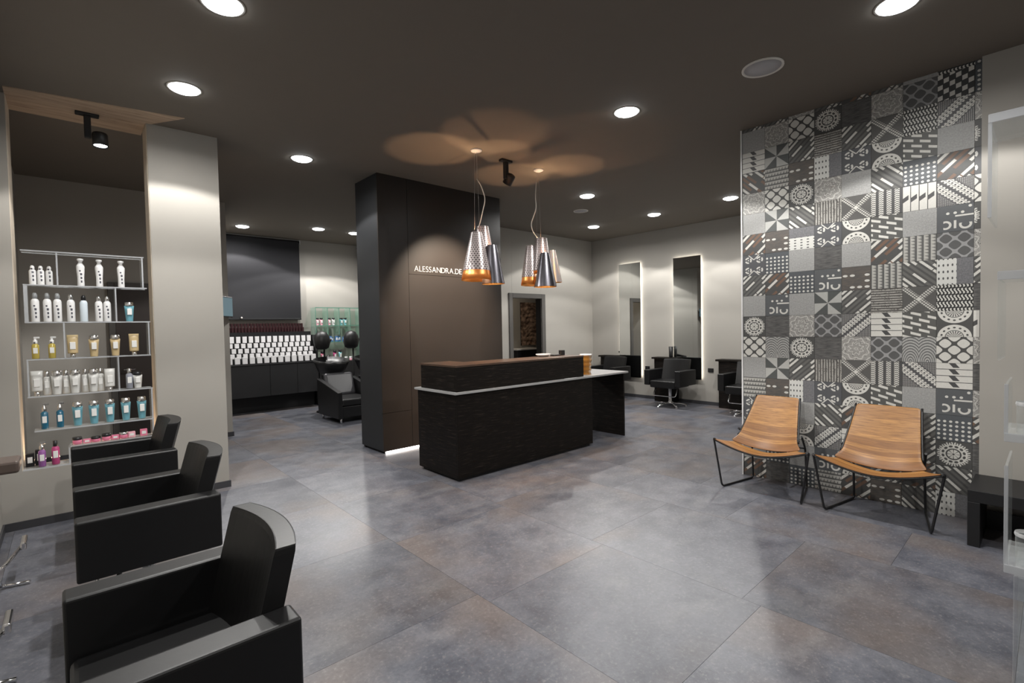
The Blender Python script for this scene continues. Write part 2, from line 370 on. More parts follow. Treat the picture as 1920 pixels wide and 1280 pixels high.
def prism(bm, poly, axis, a, b_):
    """extrude a 2-D outline along an axis: 'x' uses (y,z), 'y' uses (x,z), 'z' uses (x,y)"""
    mk = {'x': lambda p, t: (t, p[0], p[1]), 'y': lambda p, t: (p[0], t, p[1]), 'z': lambda p, t: (p[0], p[1], t)}[axis]
    A = [bm.verts.new(mk(p, a)) for p in poly]; B = [bm.verts.new(mk(p, b_)) for p in poly]
    bm.faces.new(A); bm.faces.new(B[::-1]); n = len(poly)
    for i in range(n): bm.faces.new((A[i], A[(i + 1) % n], B[(i + 1) % n], B[i]))
    bmesh.ops.recalc_face_normals(bm, faces=bm.faces); return bm
def NB(): return bmesh.new()
def obj(name, bm, m, parent=None, loc=None, smooth=False):
    me = bpy.data.meshes.new(name)
    if isinstance(bm, bpy.types.Mesh): me = bm
    else:
        if smooth:
            for f in bm.faces: f.smooth = True
        bmesh.ops.recalc_face_normals(bm, faces=bm.faces)
        bm.to_mesh(me); bm.free()
    if m is not None and not me.materials: me.materials.append(m)
    o = bpy.data.objects.new(name, me); COL.objects.link(o)
    if parent is not None: o.parent = parent
    if loc: o.location = loc
    return o
def B(*a, **k): return box(NB(), *a, **k)
def struct(name, bm, m, parent=None):
    o = obj(name, bm, m, parent)
    if parent is None: o['kind'] = 'structure'
    return o
def thing(name, label, cat, loc=(0, 0, 0), rz=0.0, group=None):
    o = bpy.data.objects.new(name, None); COL.objects.link(o); o.location = loc; o.rotation_euler = (0, 0, rz); o.empty_display_size = 0.1
    o['label'] = label; o['category'] = cat
    if group: o['group'] = group
    return o
def tag(o, label, cat, group=None):
    o['label'] = label; o['category'] = cat
    if group: o['group'] = group
    return o
def dup(root, loc, label, rz=None, group=None):
    r = root.copy(); COL.objects.link(r); r.location = loc; r['label'] = label
    if rz is not None: r.rotation_euler = (0, 0, rz)
    if group: r['group'] = group
    for ch in list(root.children):
        c = ch.copy(); COL.objects.link(c); c.parent = r
        for g in list(ch.children):
            d = g.copy(); COL.objects.link(d); d.parent = c
    return r

# ================================================================ THE SETTING
X0, X1, Y0, Y1 = -0.39, 8.45, -3.0, 10.05
YW = 5.22            # front face of the pillar / shelf opening
YB = 6.72            # right back wall
floor = struct('floor', B(-1.2, 9.6, -3.15, 10.2, -0.12, -0.006), M['grout'])
cols = [(-1.3, -0.33), (-0.33, 0.645), (0.645, 1.615), (1.615, 2.59), (2.59, 3.57), (3.57, 4.22), (4.22, 5.19), (5.19, 6.16), (6.16, 7.13), (7.13, 8.10), (8.10, 9.5)]
offs = [0.1, 0.55, 0.1, 0.0, 0.095, 0.64, 0.15, 0.62, 0.1, 0.6, 0.1]
fm = {}
for (a, b_), of in zip(cols, offs):
    y = -4.0 + of
    while y < 10.15:
        y2 = y + 1.0; lo, hi = max(y, -3.12), min(y2, 10.18)
        if hi - lo > 0.05:
            key = (round(b_ - a, 3), round(hi - lo, 3))
            g = 0.0007
            if key not in fm:
                me = bpy.data.meshes.new('tile'); q = B(g, b_ - a - g, g, hi - lo - g, -0.006, 0.0); q.to_mesh(me); q.free(); me.materials.append(M['floor']); fm[key] = me
            obj('tile', fm[key], None, floor, (a, lo, 0))
        y = y2
struct('ceiling', B(-1.2, 9.6, -3.15, 10.2, H, H + 0.12), M['ceiling'])
# left wall (behind the near chairs), rear wall, right wall, all out of frame or at its edge
struct('wall_left', B(-0.53, X0, -3.0, YW + 0.30, 0, H), M['wall'])
struct('wall_rear', B(-0.5, 4.9, -3.14, -3.0, 0, H), M['wall'])
# shelf wall: pillar, sill wall and left pier
struct('wall_shelf', B(-0.39, 0.57, YW, YW + 0.26, 0, 0.43), M['wall'])
pier = struct('wall_shelf_pier', B(-0.39, -0.275, YW, YW + 0.34, 0.43, H), M['wall'])
obj('reveal', B(-0.275, -0.271, YW + 0.012, YW + 0.338, 0.43, H), M['jamb'], pier)
pillar = struct('wall_shelf_pillar', B(0.572, 1.10, YW, YW + 0.26, 0, H), M['wall'])
obj('reveal', B(0.568, 0.572, YW + 0.012, YW + 0.258, 0.43, H), M['jamb'], pillar)
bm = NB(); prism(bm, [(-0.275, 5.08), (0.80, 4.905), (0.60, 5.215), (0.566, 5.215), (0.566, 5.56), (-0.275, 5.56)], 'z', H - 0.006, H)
struct('ceiling_glow', bm, M['glowpatch'])  # thin board in the outline and colour of the ceiling's warm light patch
# niche side and the wall further back
struct('wall_niche', B(-0.52, -0.36, YW + 0.34, 7.75, 0, H), M['wall'])
struct('wall_middle', B(-0.52, 1.70, 7.75, 7.91, 0, H), M['wall'])
struct('wall_side', B(1.54, 1.70, 7.912, 10.05, 0, H), M['wall'])
struct('wall_back_left', B(1.55, 5.54, 10.05, 10.19, 0, H), M['wall'])
struct('wall_back_side', B(5.40, 5.54, YB + 0.142, 10.05, 0, H), M['wall'])
# right back wall with doorway x 6.11..6.87, z 1.99
wbr = struct('wall_back_right', B(6.87, X1, YB, YB + 0.14, 0, H), M['wall'])
obj('pier', B(5.40, 6.11, YB, YB + 0.14, 0, H), M['wall'], wbr)
obj('lintel', B(6.112, 6.868, YB, YB + 0.14, 1.992, H), M['wall'], wbr)
df = struct('door_1', B(6.02, 6.108, YB - 0.025, YB - 0.001, 0, 2.08, 0.004), M['frame'])
obj('lining', B(6.862, 6.8685, YB + 0.001, YB + 0.139, 0, 1.99), M['black'], df)
obj('jamb', B(6.872, 6.97, YB - 0.025, YB - 0.001, 0, 2.08, 0.004), M['frame'], df)
obj('head', B(6.11, 6.87, YB - 0.025, YB - 0.001, 1.992, 2.08, 0.004), M['frame'], df)
# room beyond the doorway
struct('wall_lobby_left', B(5.98, 6.08, YB + 0.142, 9.0, 0, 2.7), M['wall'])
struct('wall_lobby_back', B(6.082, 9.3, 8.35, 8.45, 0, 2.7), M['wall'])
struct('wall_lobby_right', B(9.2, 9.3, YB + 0.142, 8.348, 0, 2.7), M['wall'])
# right mirror wall
struct('wall_right', B(X1, X1 + 0.14, 1.9, YB + 0.14, 0, H), M['wall'])
# tiled wall and the grey wall beside it
wt = struct('wall_tiled', B(4.782, 5.02, 0.353, 1.99, 0, H), M['wall_dark'])
struct('wall_grey', B(4.74, 5.02, -3.0, 0.352, 0, H), M['wall'])
struct('wall_cross', B(5.022, X1, 1.75, 1.88, 0, H), M['wall'])
tr = struct('trim_2', B(4.762, 4.80, 1.991, 2.003, 0, H), M['white'])
def skirt(n, *a): struct('baseboard_' + n, B(*a), M['skirt'])
skirt('left', X0, X0 + 0.012, -2.98, YW - 0.014, 0.0005, 0.06)
skirt('shelf', X0, 1.112, YW - 0.012, YW, 0.0005, 0.06)
skirt('pillar', 1.10, 1.112, YW + 0.001, YW + 0.26, 0.0005, 0.06)
skirt('middle', -0.35, 1.712, 7.738, 7.75, 0.0005, 0.06)
skirt('back', 5.41, 6.018, YB - 0.012, YB, 0.0005, 0.06)
skirt('back_right', 6.972, X1 - 0.013, YB - 0.012, YB, 0.0005, 0.06)
skirt('right', X1 - 0.012, X1, 1.9, YB - 0.001, 0.0005, 0.06)
skirt('grey', 4.728, 4.74, -2.98, 0.352, 0.0005, 0.06)

# dark door in the wall seen through the shelf opening
d2 = struct('door_2', B(0.46, 1.30, 7.715, 7.748, 0.001, 2.02, 0.003), mat('dark brown door leaf', (0.045, 0.036, 0.033), 0.5))
obj('jamb', B(0.395, 0.458, 7.70, 7.748, 0.001, 2.09, 0.003), M['frame'], d2)
obj('head', B(0.46, 1.36, 7.70, 7.748, 2.022, 2.09, 0.003), M['frame'], d2)
bm = NB(); tube(bm, [(0.52, 7.71, 1.02), (0.52, 7.66, 1.02), (0.63, 7.66, 1.02)], 0.009); obj('door_handle', bm, M['chrome'], d2)

# ---------------------------------------------------------------- patchwork tiles: 9 columns x 18 rows, bottom row first
TC = ["EPZrTPFMPDrEPNeRPD".replace('R', 'R'),
      "KOPSgWAKGEOgWFTWND",
      "OPSPJDMNPOPjdMgDFN",
      "TGQdrVKHWGKrVNJBMD",
      "ESREsXNQDgPsXPrDKE".replace('s', 'S'),
      "gDPNCLHRBtECLdSXND",
      "dEDDPqACXdtPaOCZHP",
      "JdMOGRFSZJHGqEPQcZ",
      "JKKENKNaKDNMFrMNOO"]
# lower-case letters that are quarter-turned versions
ROT = {'e': 'E', 'd': 'D', 'j': 'J', 'V': 'B', 't': 'T', 'q': 'Q', 'a': 'R'}
tmats = {}; tmesh = {}
def tile_mesh(key, wid, hei, rot):
    k = (key, round(wid, 3), round(hei, 3), rot)
    if k in tmesh: return tmesh[k]
    if key not in tmats: tmats[key] = tilemat(TILEKEY[key])
    bm = NB(); g = 0.0008; box(bm, -0.007, 0.0, g, wid - g, g, hei - g)
    uv = bm.loops.layers.uv.verify()
    for f in bm.faces:
        for l in f.loops:
            a, b_ = 1 - l.vert.co.y / 0.2, l.vert.co.z / 0.1904
            for _ in range(rot): a, b_ = b_, 1 - a
            l[uv].uv = (a, b_)
    me = bpy.data.meshes.new('tile'); bm.to_mesh(me); bm.free(); me.materials.append(tmats[key]); tmesh[k] = me; return me
for c in range(9):
    ytop = 1.99 - 0.2 * c; wid = 0.2 if c < 8 else 1.99 - 1.6 - 0.353
    for r in range(18):
        z0 = -0.016 + 0.1904 * r; z1 = min(z0 + 0.1904, H); zb = max(z0, 0.0)
        ch = TC[c][r]; rot = 0
        if ch in ROT: ch = ROT[ch]; rot = 1
        if z1 - z0 < 0.1: z1 = H
        o = obj('tile', tile_mesh(ch, wid, z1 - zb, rot), None, wt, (4.7815 - random.random() * 0.0012, ytop - wid, zb))

# ================================================================ LIGHTS
def profile(l):
    """beam profile of the reflector by angle from straight down: core, brighter outer ring, soft wide spill"""
    l.use_nodes = True; t = l.node_tree; em = t.nodes['Emission']
    tc = t.nodes.new('ShaderNodeTexCoord'); sx = t.nodes.new('ShaderNodeSeparateXYZ'); t.links.new(tc.outputs['Normal'], sx.inputs[0])
    c = X(t, sx.outputs[2]).ab()                                   # cosine of the angle to the axis
    wide = ramp(c, 0.12, 0.42) * 0.26
    edge = ramp(c, 0.435, 0.475) * 1.0 * (1.0 - ramp(c, 0.50, 0.70) * 0.62)
    core = ramp(c, 0.78, 0.95) * 0.42
    t.links.new((wide + edge + core).v, em.inputs['Strength'])
def downlight(x, y, label, group='recessed ceiling downlights', vis=True):
    t = thing('downlight', label, 'ceiling light', (x, y, H), 0, group)
    bm = NB(); lathe(bm, [(0.100, -0.003), (0.110, -0.003), (0.112, 0.0), (0.100, 0.0)], 28, cap=False); obj('rim', bm, M['offwhite'], t)
    bm = NB(); lathe(bm, [(0.001, -0.024), (0.04, -0.023), (0.075, -0.017), (0.094, -0.008), (0.100, -0.0005)], 28, cap=False); obj('lens', bm, M['lens'], t)
    l = bpy.data.lights.new('lamp', 'SPOT'); l.energy = DOWN_W; l.spot_size = math.radians(172); l.spot_blend = 0.05; l.shadow_soft_size = 0.04; l.color = (1.0, 0.975, 0.94)
    profile(l)
    lo = bpy.data.objects.new('lamp', l); COL.objects.link(lo); lo.parent = t; lo.location = (0, 0, -0.045)
    return t
DL = [(0.70, 3.08, 'round recessed downlight cut by the top edge of the photo above the near chairs'),
      (0.71, 4.32, 'round recessed downlight in front of the shelf opening and pale pillar'),
      (1.89, 5.30, 'round recessed downlight between the pale pillar and the dark partition'),
      (2.29, 9.29, 'far round downlight nearest the pillar, above the left part of the black blind'),
      (3.375, 8.76, 'far round downlight above the wash area, middle of the three beside the black blind'),
      (4.04, 8.76, 'far round downlight close beside the dark partition edge'),
      (3.58, 2.45, 'round recessed downlight in the brownish glow in front of the pendant lamps'),
      (3.58, 0.62, 'large round downlight cut by the top edge near the tiled wall'),
      (5.43, 4.38, 'round recessed downlight just past the second pendant lamp canopy'),
      (7.20, 5.67, 'small far downlight nearest the corner with the doorway'),
      (7.21, 4.43, 'round downlight in front of the two tall lit mirrors'),
      (7.17, 3.16, 'round downlight close to the tiled wall edge above the last styling chair')]
for x, y, l in DL: downlight(x, y, l)
for x, y in ((0.70, 1.2), (2.2, -1.4)):
    downlight(x, y, 'round recessed downlight behind the viewpoint')
# warm glow of the shelf opening: an added area light above the sill wall
l = bpy.data.lights.new('opening_glow', 'AREA'); l.shape = 'RECTANGLE'; l.size = 0.76; l.size_y = 0.05; l.energy = 3.5; l.color = (1.0, 0.72, 0.48)
lo = bpy.data.objects.new('opening_glow', l); COL.objects.link(lo); lo.location = (0.15, 5.44, 0.47); lo.rotation_euler = (PI, 0, 0)
tag(lo, 'added warm light washing up the reveals of the shelf opening', 'light')
# unseen area light for the room beyond the doorway
l = bpy.data.lights.new('unseen_lobby_light', 'AREA'); l.size = 0.3; l.energy = 7; l.color = (1.0, 0.85, 0.68)
lo = bpy.data.objects.new('unseen_lobby_light', l); COL.objects.link(lo); lo.location = (7.0, 7.6, 2.6)
tag(lo, 'unseen light in the small room beyond the grey door frame', 'light')

def track_spot(x, y, label, aim, lit, watt, col, z_drop=0.22, cone=50):
    t = thing('track_spotlight', label, 'spotlight', (x, y, H))
    obj('canopy', B(-0.075, 0.075, -0.03, 0.03, -0.025, 0, 0.006), M['black'], t)
    obj('stem', B(-0.022, 0.022, -0.022, 0.022, -0.20, -0.022, 0.004), M['black'], t)
    hx = Vector((0.075, -0.02, -0.20)) if lit else Vector((0.05, 0.0, -0.19))
    d = (Vector(aim) - Vector((x, y, H)) - hx).normalized(); rot = d.to_track_quat('-Z', 'Y').to_matrix().to_4x4(); mm = T(*hx) @ rot
    bm = NB(); lathe(bm, [(0.02, 0.055), (0.048, 0.045), (0.052, 0.03), (0.052, -0.06), (0.047, -0.06), (0.045, -0.045)], 20, mm); obj('head', bm, M['black'], t)
    bm = NB(); lathe(bm, [(0.001, -0.05), (0.045, -0.05)], 20, mm, cap=False)
    obj('lens', bm, M['lens'], t)
    l = bpy.data.lights.new('lamp', 'SPOT'); l.energy = watt; l.color = col; l.spot_size = math.radians(cone); l.spot_blend = 0.75; l.shadow_soft_size = 0.03
    lo = bpy.data.objects.new('lamp', l); COL.objects.link(lo); lo.parent = t; lo.matrix_local = mm @ T(0, 0, -0.07)
track_spot(0.19, 5.28, 'black ceiling spotlight in front of the acrylic shelf opening, its lens glowing', (0.30, 5.0, 0.5), True, 12, (1, 0.93, 0.85))
track_spot(3.575, 3.99, 'black ceiling spotlight between the two pendant canopies aimed at the lettering', (3.62, 5.22, 1.75), False, WARM_W, (1.0, 0.83, 0.66), cone=62)

# ceiling speakers
def speaker(x, y, r, label):
    t = thing('ceiling_speaker', label, 'speaker', (x, y, H))
    bm = NB(); lathe(bm, [(r * 0.88, -0.004), (r * 0.92, -0.010), (r, -0.008), (r, 0)], 32, cap=False); obj('rim', bm, M['offwhite'], t)
    bm = NB(); lathe(bm, [(0.001, -0.006), (r * 0.88, -0.004), (r * 0.88, -0.0005)], 32, cap=False); obj('grille', bm, M['speaker'], t)
speaker(3.713, 1.404, 0.135, 'large round grey ceiling speaker nearest the tiled wall')
speaker(6.045, 5.006, 0.115, 'small pale round ceiling speaker beyond the pendant lamps')

# ================================================================ PARTITION WITH SIGN
px0, px1, py0, py1 = 2.70, 4.56, 5.235, 5.80
pt = thing('partition_wall', 'tall dark brown panelled partition behind the reception desk, lit from below', 'partition', (px0, py0, 0))
W_, D_ = px1 - px0, py1 - py0
obj('core', B(0.02, W_ - 0.012, 0.018, D_ - 0.012, 0.0, H), M['groove'], pt)
obj('panel', B(0.0, 0.384, 0.0, 0.018, 0.475, H), M['panel'], pt)
obj('panel', B(0.0, 0.384, 0.0, 0.018, 0.028, 0.471), M['panel'], pt)
obj('panel', B(0.388, W_, 0.0, 0.018, 2.116, H), M['panel'], pt)
obj('panel', B(0.388, W_, 0.0, 0.018, 0.028, 2.112), M['panel'], pt)
obj('side_panel', B(0.0, 0.02, 0.018, D_, 0.028, H), M['panelside'], pt)
obj('side_panel', B(W_ - 0.012, W_, 0.018, D_, 0.028, H), M['panelside'], pt)
obj('rear_panel', B(0.02, W_ - 0.012, D_ - 0.012, D_, 0.028, H), M['panelside'], pt)
obj('light_strip', B(0.03, W_ - 0.03, 0.004, 0.016, 0.001, 0.022), M['ledfloor'], pt)
sg = thing('wall_sign', 'small white capital letters mounted on the dark brown partition', 'sign', (3.165, 5.2335, 2.153))
def letters(txt, size, parent, m, depth=0.006, track=1.22):
    x = 0.0
    for ch in txt:
        cu = bpy.data.curves.new('letter', 'FONT'); cu.body = ch; cu.size = size; cu.extrude = depth / 2; cu.offset = -0.0016
        o = bpy.data.objects.new('tmp', cu); COL.objects.link(o)
        me = bpy.data.meshes.new_from_object(o); wdt = max((v.co.x for v in me.vertices), default=0)
        mn = min((v.co.x for v in me.vertices), default=0)
        COL.objects.unlink(o); bpy.data.objects.remove(o)
        me.materials.clear(); me.materials.append(m)
        lo = bpy.data.objects.new('letter', me); COL.objects.link(lo); lo.parent = parent
        lo.matrix_local = T(x - mn, 0, 0) @ RX(PI / 2)
        x += (wdt - mn) + size * 0.115
    return x
Wd = letters('ALESSANDRA.DE', 0.100, sg, mat('white sign letters', (0.50, 0.49, 0.48), 0.5))
sg.scale = (0.72 / Wd, 1, 1.0)

# ================================================================ RECEPTION DESK
dk = thing('reception_desk', 'long dark-stained wooden reception desk with raised front and grey ledge', 'desk', (2.69, 3.75, 0))
obj('plinth', B(0.03, 1.97, 0.03, 0.66, 0.0, 0.03), M['black'], dk)
obj('front_panel', B(0.0, 2.0, 0.0, 0.022, 0.028, 0.828, 0.002), M['oak'], dk)
obj('side_panel', B(0.0, 0.022, 0.0225, 0.69, 0.028, 0.828, 0.002), M['oak'], dk)
obj('side_panel', B(1.978, 2.0, 0.0225, 0.69, 0.028, 0.828, 0.002), M['oak'], dk)
obj('rear_panel', B(0.022, 1.978, 0.66, 0.68, 0.03, 0.828), M['oak'], dk)
obj('ledge', B(-0.035, 2.72, -0.025, 0.70, 0.8285, 0.850, 0.002), M['ledge'], dk)
obj('upper_front', B(0.0, 1.85, 0.004, 0.03, 0.8505, 1.08, 0.002), M['oak'], dk)
obj('upper_side', B(0.0, 0.022, 0.0305, 0.62, 0.8505, 1.08, 0.002), M['oak'], dk)
obj('upper_side', B(1.828, 1.85, 0.0305, 0.30, 0.8505, 1.08, 0.002), M['oak'], dk)
obj('counter_top', B(-0.002, 1.852, 0.0, 0.36, 1.0805, 1.10, 0.002), M['oaklit'], dk)
obj('counter_return', B(-0.002, 0.36, 0.3605, 0.625, 1.0805, 1.10, 0.002), M['oaklit'], dk)
obj('end_panel', B(2.69, 2.715, 0.035, 0.70, 0.0, 0.828, 0.002), M['oak'], dk)
# things on the desk
v = thing('vase', 'amber glass vase at the end of the raised desk front', 'vase', (4.76, 3.90, 0.8503))
bm = NB(); prof = []
for k in range(15):
    z = k / 14 * 0.235; prof.append((0.062 + 0.012 * k / 14 + 0.006 * math.cos(k * 1.8), z))
lathe(bm, prof, 14, cap=False); lathe(bm, [(0.001, 0.002), (0.064, 0.0)], 14, cap=False); obj('body', bm, M['amber'], v)
bm = NB(); lathe(bm, [(0.072, 0.232), (0.078, 0.245), (0.070, 0.25), (0.062, 0.238)], 14, cap=False); obj('rim', bm, M['white'], v)
bw = NB(); lathe(bw, [(0.03, 0), (0.06, 0.003), (0.085, 0.022), (0.088, 0.030), (0.083, 0.030), (0.055, 0.010), (0.001, 0.008)], 24)
tag(obj('bowl', bw, M['white'], None, (4.13, 4.02, 1.1003)), 'shallow white bowl on top of the reception desk', 'bowl')
for i, (x, y, r, l) in enumerate(((4.30, 3.84, 0.08, 'white sheet of paper lying on the grey ledge near the amber vase'), (4.44, 3.87, -0.12, 'second white sheet on the grey ledge, closer to the amber vase'))):
    tag(obj('paper_sheet', B(-0.105, 0.105, -0.07, 0.07, 0, 0.0015), M['white'], None, (x, y - 0.045, 0.8503 + 0.002 * i)), l, 'paper')
tag(obj('pen_tray', B(-0.06, 0.06, -0.03, 0.03, 0, 0.015, 0.003), M['black'], None, (4.32, 4.0, 1.1003)), 'small black tray beside the white bowl on the desk top', 'tray')
tag(obj('card_holder', B(-0.035, 0.035, -0.02, 0.02, 0, 0.06, 0.003), M['black'], None, (4.455, 4.02, 1.1003)), 'small black card holder near the end of the desk top', 'holder')

# ================================================================ PENDANT LAMPS
def pendant(x, y, label, shades, kink):
    t = thing('pendant_lamp', label, 'pendant lamp', (x, y, H))
    bm = NB(); lathe(bm, [(0.058, 0), (0.056, -0.012), (0.03, -0.024), (0.001, -0.026)], 24); obj('canopy', bm, M['white'], t)
    bm = NB(); tube(bm, rounded([kink[0]] + kink[1:] + [(0.0, 0, -0.80)], 0.05), 0.0052, 6); obj('cable', bm, M['offwhite'], t)
    bm = NB(); tube(bm, [(0, 0, -0.02), kink[0]], 0.0012, 4); obj('wire', bm, M['steel'], t)
    for dx in (-0.035, 0.03): 
        bm = NB(); tube(bm, [(dx * 0.5, 0.01, -0.02), (dx, 0.01, -0.85)], 0.0012, 4); obj('wire', bm, M['steel'], t)
    for (sx, sy, top, bot, rt, rb, kind, tx, ty, ld, lofs) in shades:
        mm = T(sx, sy, top - H) @ RY(tx) @ RX(ty); h = top - bot
        bm = NB(); rm = lambda q: rt + (rb - rt) * q
        if kind == 'perf':
            q = 0.80 if h > 0.42 else 0.9
            lathe(bm, [(rm(i / 8 * q) + 0.004, -h * i / 8 * q) for i in range(9)] , 28, mm, cap=False)
            for f in bm.faces: f.smooth = True
            s = obj('shade', bm, M['perf'], t)
            s['label'] = 'perforated pale metal shade'
            bm = NB(); lathe(bm, [(rm(i / 8) - 0.001, -h * i / 8) for i in range(9)] + [(rm(1) - 0.005, -h), (rm(.5) - 0.005, -h * .5), (rm(0) - 0.004, 0)], 28, mm, cap=False); 
            s2 = obj('liner', bm, M['ambershade'], s); s2['label'] = 'glowing copper inner cone'
        else:
            m = M['gun'] if kind == 'gun' else M['acrylicedge']
            lathe(bm, [(rm(i / 6), -h * i / 6) for i in range(7)], 28, mm, cap=False); s = obj('shade', bm, m, t)
            s['label'] = 'smooth dark grey metal shade' if kind == 'gun' else 'clear frosted shade'
            bm = NB(); lathe(bm, [(rm(i / 6) - 0.005, -h * i / 6 - (0.003 if i == 6 else 0)) for i in range(7)], 28, mm, cap=False); s2 = obj('liner', bm, M['gold'], s)
        bm = NB(); lathe(bm, [(0.001, -ld - 0.03), (0.014, -ld - 0.035), (0.022, -ld - 0.06), (0.014, -ld - 0.085), (0.001, -ld - 0.09)], 10, mm, cap=False); obj('bulb', bm, M['glow'], t)
        bm = NB(); lathe(bm, [(0.010, -ld - 0.088), (0.010, -ld - 0.14)], 10, mm); obj('socket', bm, M['offwhite'], t)
        l = bpy.data.lights.new('lamp', 'POINT'); l.energy = BULB_W * lofs[2]; l.color = (1.0, 0.60, 0.33); l.shadow_soft_size = 0.006
        lo = bpy.data.objects.new('lamp', l); COL.objects.link(lo); lo.parent = t; lo.matrix_local = mm @ T(lofs[0], lofs[1], -ld)
        if kind != 'clear':
            l2 = bpy.data.lights.new('lamp', 'POINT'); l2.energy = BULB_W * 0.9; l2.color = (1.0, 0.68, 0.40); l2.shadow_soft_size = 0.02
            lo = bpy.data.objects.new('lamp', l2); COL.objects.link(lo); lo.parent = t; lo.matrix_local = mm @ T(0, 0, -h * 0.72)
def rf(r, f): return 0.74 * r + 0.67 * f, -0.67 * r + 0.74 * f
pendant(3.146, 3.955, 'pendant lamp cluster nearer the dark partition, with a pale perforated front cone',
        [(*rf(-0.01, -0.09), 2.40, 1.925, 0.052, 0.155, 'perf', 0.02, 0.0, 0.10, (0.035, -0.042, 1.2)), (*rf(0.045, 0.06), 2.49, 2.03, 0.055, 0.13, 'perf', -0.03, 0.03, 0.09, (0.02, 0.05, 0.6)), (*rf(0.14, -0.02), 2.285, 1.895, 0.047, 0.118, 'gun', -0.02, 0.0, 0.14, (-0.02, 0.0, 1.0))],
        [(0.0, 0, -0.29), (0.03, -0.03, -0.36), (0.062, -0.056, -0.49), (0.02, -0.018, -0.72)])
pendant(4.085, 4.00, 'pendant lamp cluster farther along the desk, with a dark cone in front',
        [(*rf(-0.10, 0.05), 2.39, 1.93, 0.050, 0.115, 'perf', 0.03, 0.0, 0.10, (0.01, -0.03, 1.0)), (*rf(0.02, 0.0), 2.465, 2.05, 0.06, 0.115, 'perf', 0.0, 0.0, 0.055, (0.010, 0.062, 0.9)), (*rf(0.05, -0.12), 2.28, 1.90, 0.048, 0.128, 'gun', 0.0, 0.0, 0.12, (-0.03, 0.02, 0.9)), (*rf(0.15, 0.03), 2.33, 1.96, 0.035, 0.10, 'clear', -0.03, 0.0, 0.10, (-0.01, 0.0, 0.5))],
        [(-0.02, 0.018, -0.14), (-0.03, 0.027, -0.30), (-0.025, 0.02, -0.44), (-0.075, 0.065, -0.62), (-0.055, 0.045, -0.72)])

# ================================================================ STYLING CHAIRS
def arm_bm(y0, y1, L=0.55, zt=0.65, zb=0.385):
    return B(0, L, y0, y1, zb, zt, 0.010, 3)
def styling_chair(label, loc, rz=0, group=None, leg_rot=0.3):
    t = thing('styling_chair', label, 'chair', loc, rz, group); W2 = 0.345
    obj('armrest', arm_bm(-W2, -W2 + 0.10), M['leather'], t); obj('armrest', arm_bm(W2 - 0.10, W2), M['leather'], t)
    obj('seat', B(0.012, 0.50, -W2 + 0.102, W2 - 0.102, 0.345, 0.47, 0.022, 3), M['leather'], t)
    # backrest: seat-side face nearly flat, rear face bowed, leaning backwards
    n = 12; bm = NB(); ys = [(-W2 + 0.098) + (2 * W2 - 0.196) * i / n for i in range(n + 1)]
    def sec(z, top):
        f = (z - 0.42) / 0.40; out = []
        for i, y in enumerate(ys):
            e = 1 - (2 * i / n - 1) ** 2
            out.append((0.400 + 0.108 * f + 0.044 * e, y, 0.47 + 0.105 * f + 0.046 * e))
        return out
    lv = [0.40, 0.55, 0.70, 0.80, 0.815, 0.82]; ins = [0, 0, 0, 0, 0.002, 0.005]; R = []
    for z, s in zip(lv, ins):
        ring = [bm.verts.new((a + s, y * (1 - s * 2), z + 0.003 * (1 - (y / 0.25) ** 2) * (1 if z > .6 else 0))) for a, y, c in sec(z, 0)] + [bm.verts.new((c - s, y * (1 - s * 2), z + 0.003 * (1 - (y / 0.25) ** 2) * (1 if z > .6 else 0))) for a, y, c in reversed(sec(z, 0))]
        R.append(ring)
    K = len(R[0])
    for a, b_ in zip(R, R[1:]):
        for i in range(K): bm.faces.new((a[i], a[(i + 1) % K], b_[(i + 1) % K], b_[i]))
    bm.faces.new(R[0][::-1]); m_ = len(ys)
    for i in range(m_ - 1): bm.faces.new((R[-1][i], R[-1][i + 1], R[-1][K - 2 - i], R[-1][K - 1 - i]))
    bk = obj('backrest', bm, M['leather'], t)
    bm = NB(); top = [(a + 0.003, y * 0.985, 0.819 + 0.003 * (1 - (y / 0.25) ** 2)) for a, y, c in sec(0.82, 0)] + [(c - 0.003, y * 0.985, 0.819 + 0.003 * (1 - (y / 0.25) ** 2)) for a, y, c in reversed(sec(0.82, 0))]
    tube(bm, top, 0.0022, 5, closed=True); obj('piping', bm, M['seam'], bk)
    bm = NB(); lathe(bm, [(0.05, 0.345), (0.05, 0.33), (0.028, 0.32), (0.028, 0.10), (0.04, 0.07), (0.045, 0.045)], 16, T(0.28, 0, 0)); obj('column', bm, M['chrome'], t)
    for k in range(5):
        a = leg_rot + k * 2 * PI / 5; bm = NB(); c, s = math.cos(a), math.sin(a)
        pts = [(0.28 + c * 0.03, s * 0.03, 0.062), (0.28 + c * 0.16, s * 0.16, 0.050), (0.28 + c * 0.27, s * 0.27, 0.026)]
        tube(bm, pts, 0.016, 8); lg = obj('leg', bm, M['chrome'], t)
        bm = NB(); lathe(bm, [(0.020, 0.0005), (0.022, 0.012), (0.012, 0.022), (0.001, 0.024)], 12, T(0.28 + c * 0.265, s * 0.265, 0)); obj('foot', bm, M['chrome'], lg)
    bm = NB(); tube(bm, rounded([(0.16, -0.20, 0.35), (0.08, -0.22, 0.20), (0.08, 0.22, 0.20), (0.16, 0.20, 0.35)], 0.05), 0.010, 8); obj('footrest', bm, M['chrome'], t)
    return t
c1 = styling_chair('black leather styling chair nearest the viewpoint, cut by the bottom edge', (-0.035, 1.755, 0), 0, 'black chairs along the near mirror wall')
c1.scale = (0.91, 1, 1)
c = dup(c1, (0.0, 3.135, 0), 'black leather styling chair, middle of the row of three before the acrylic shelf'); c.scale = (1, 1, 1)
c = dup(c1, (0.0, 4.42, 0), 'black leather styling chair farthest in the near row, right below the acrylic shelf'); c.scale = (1, 1, 1)
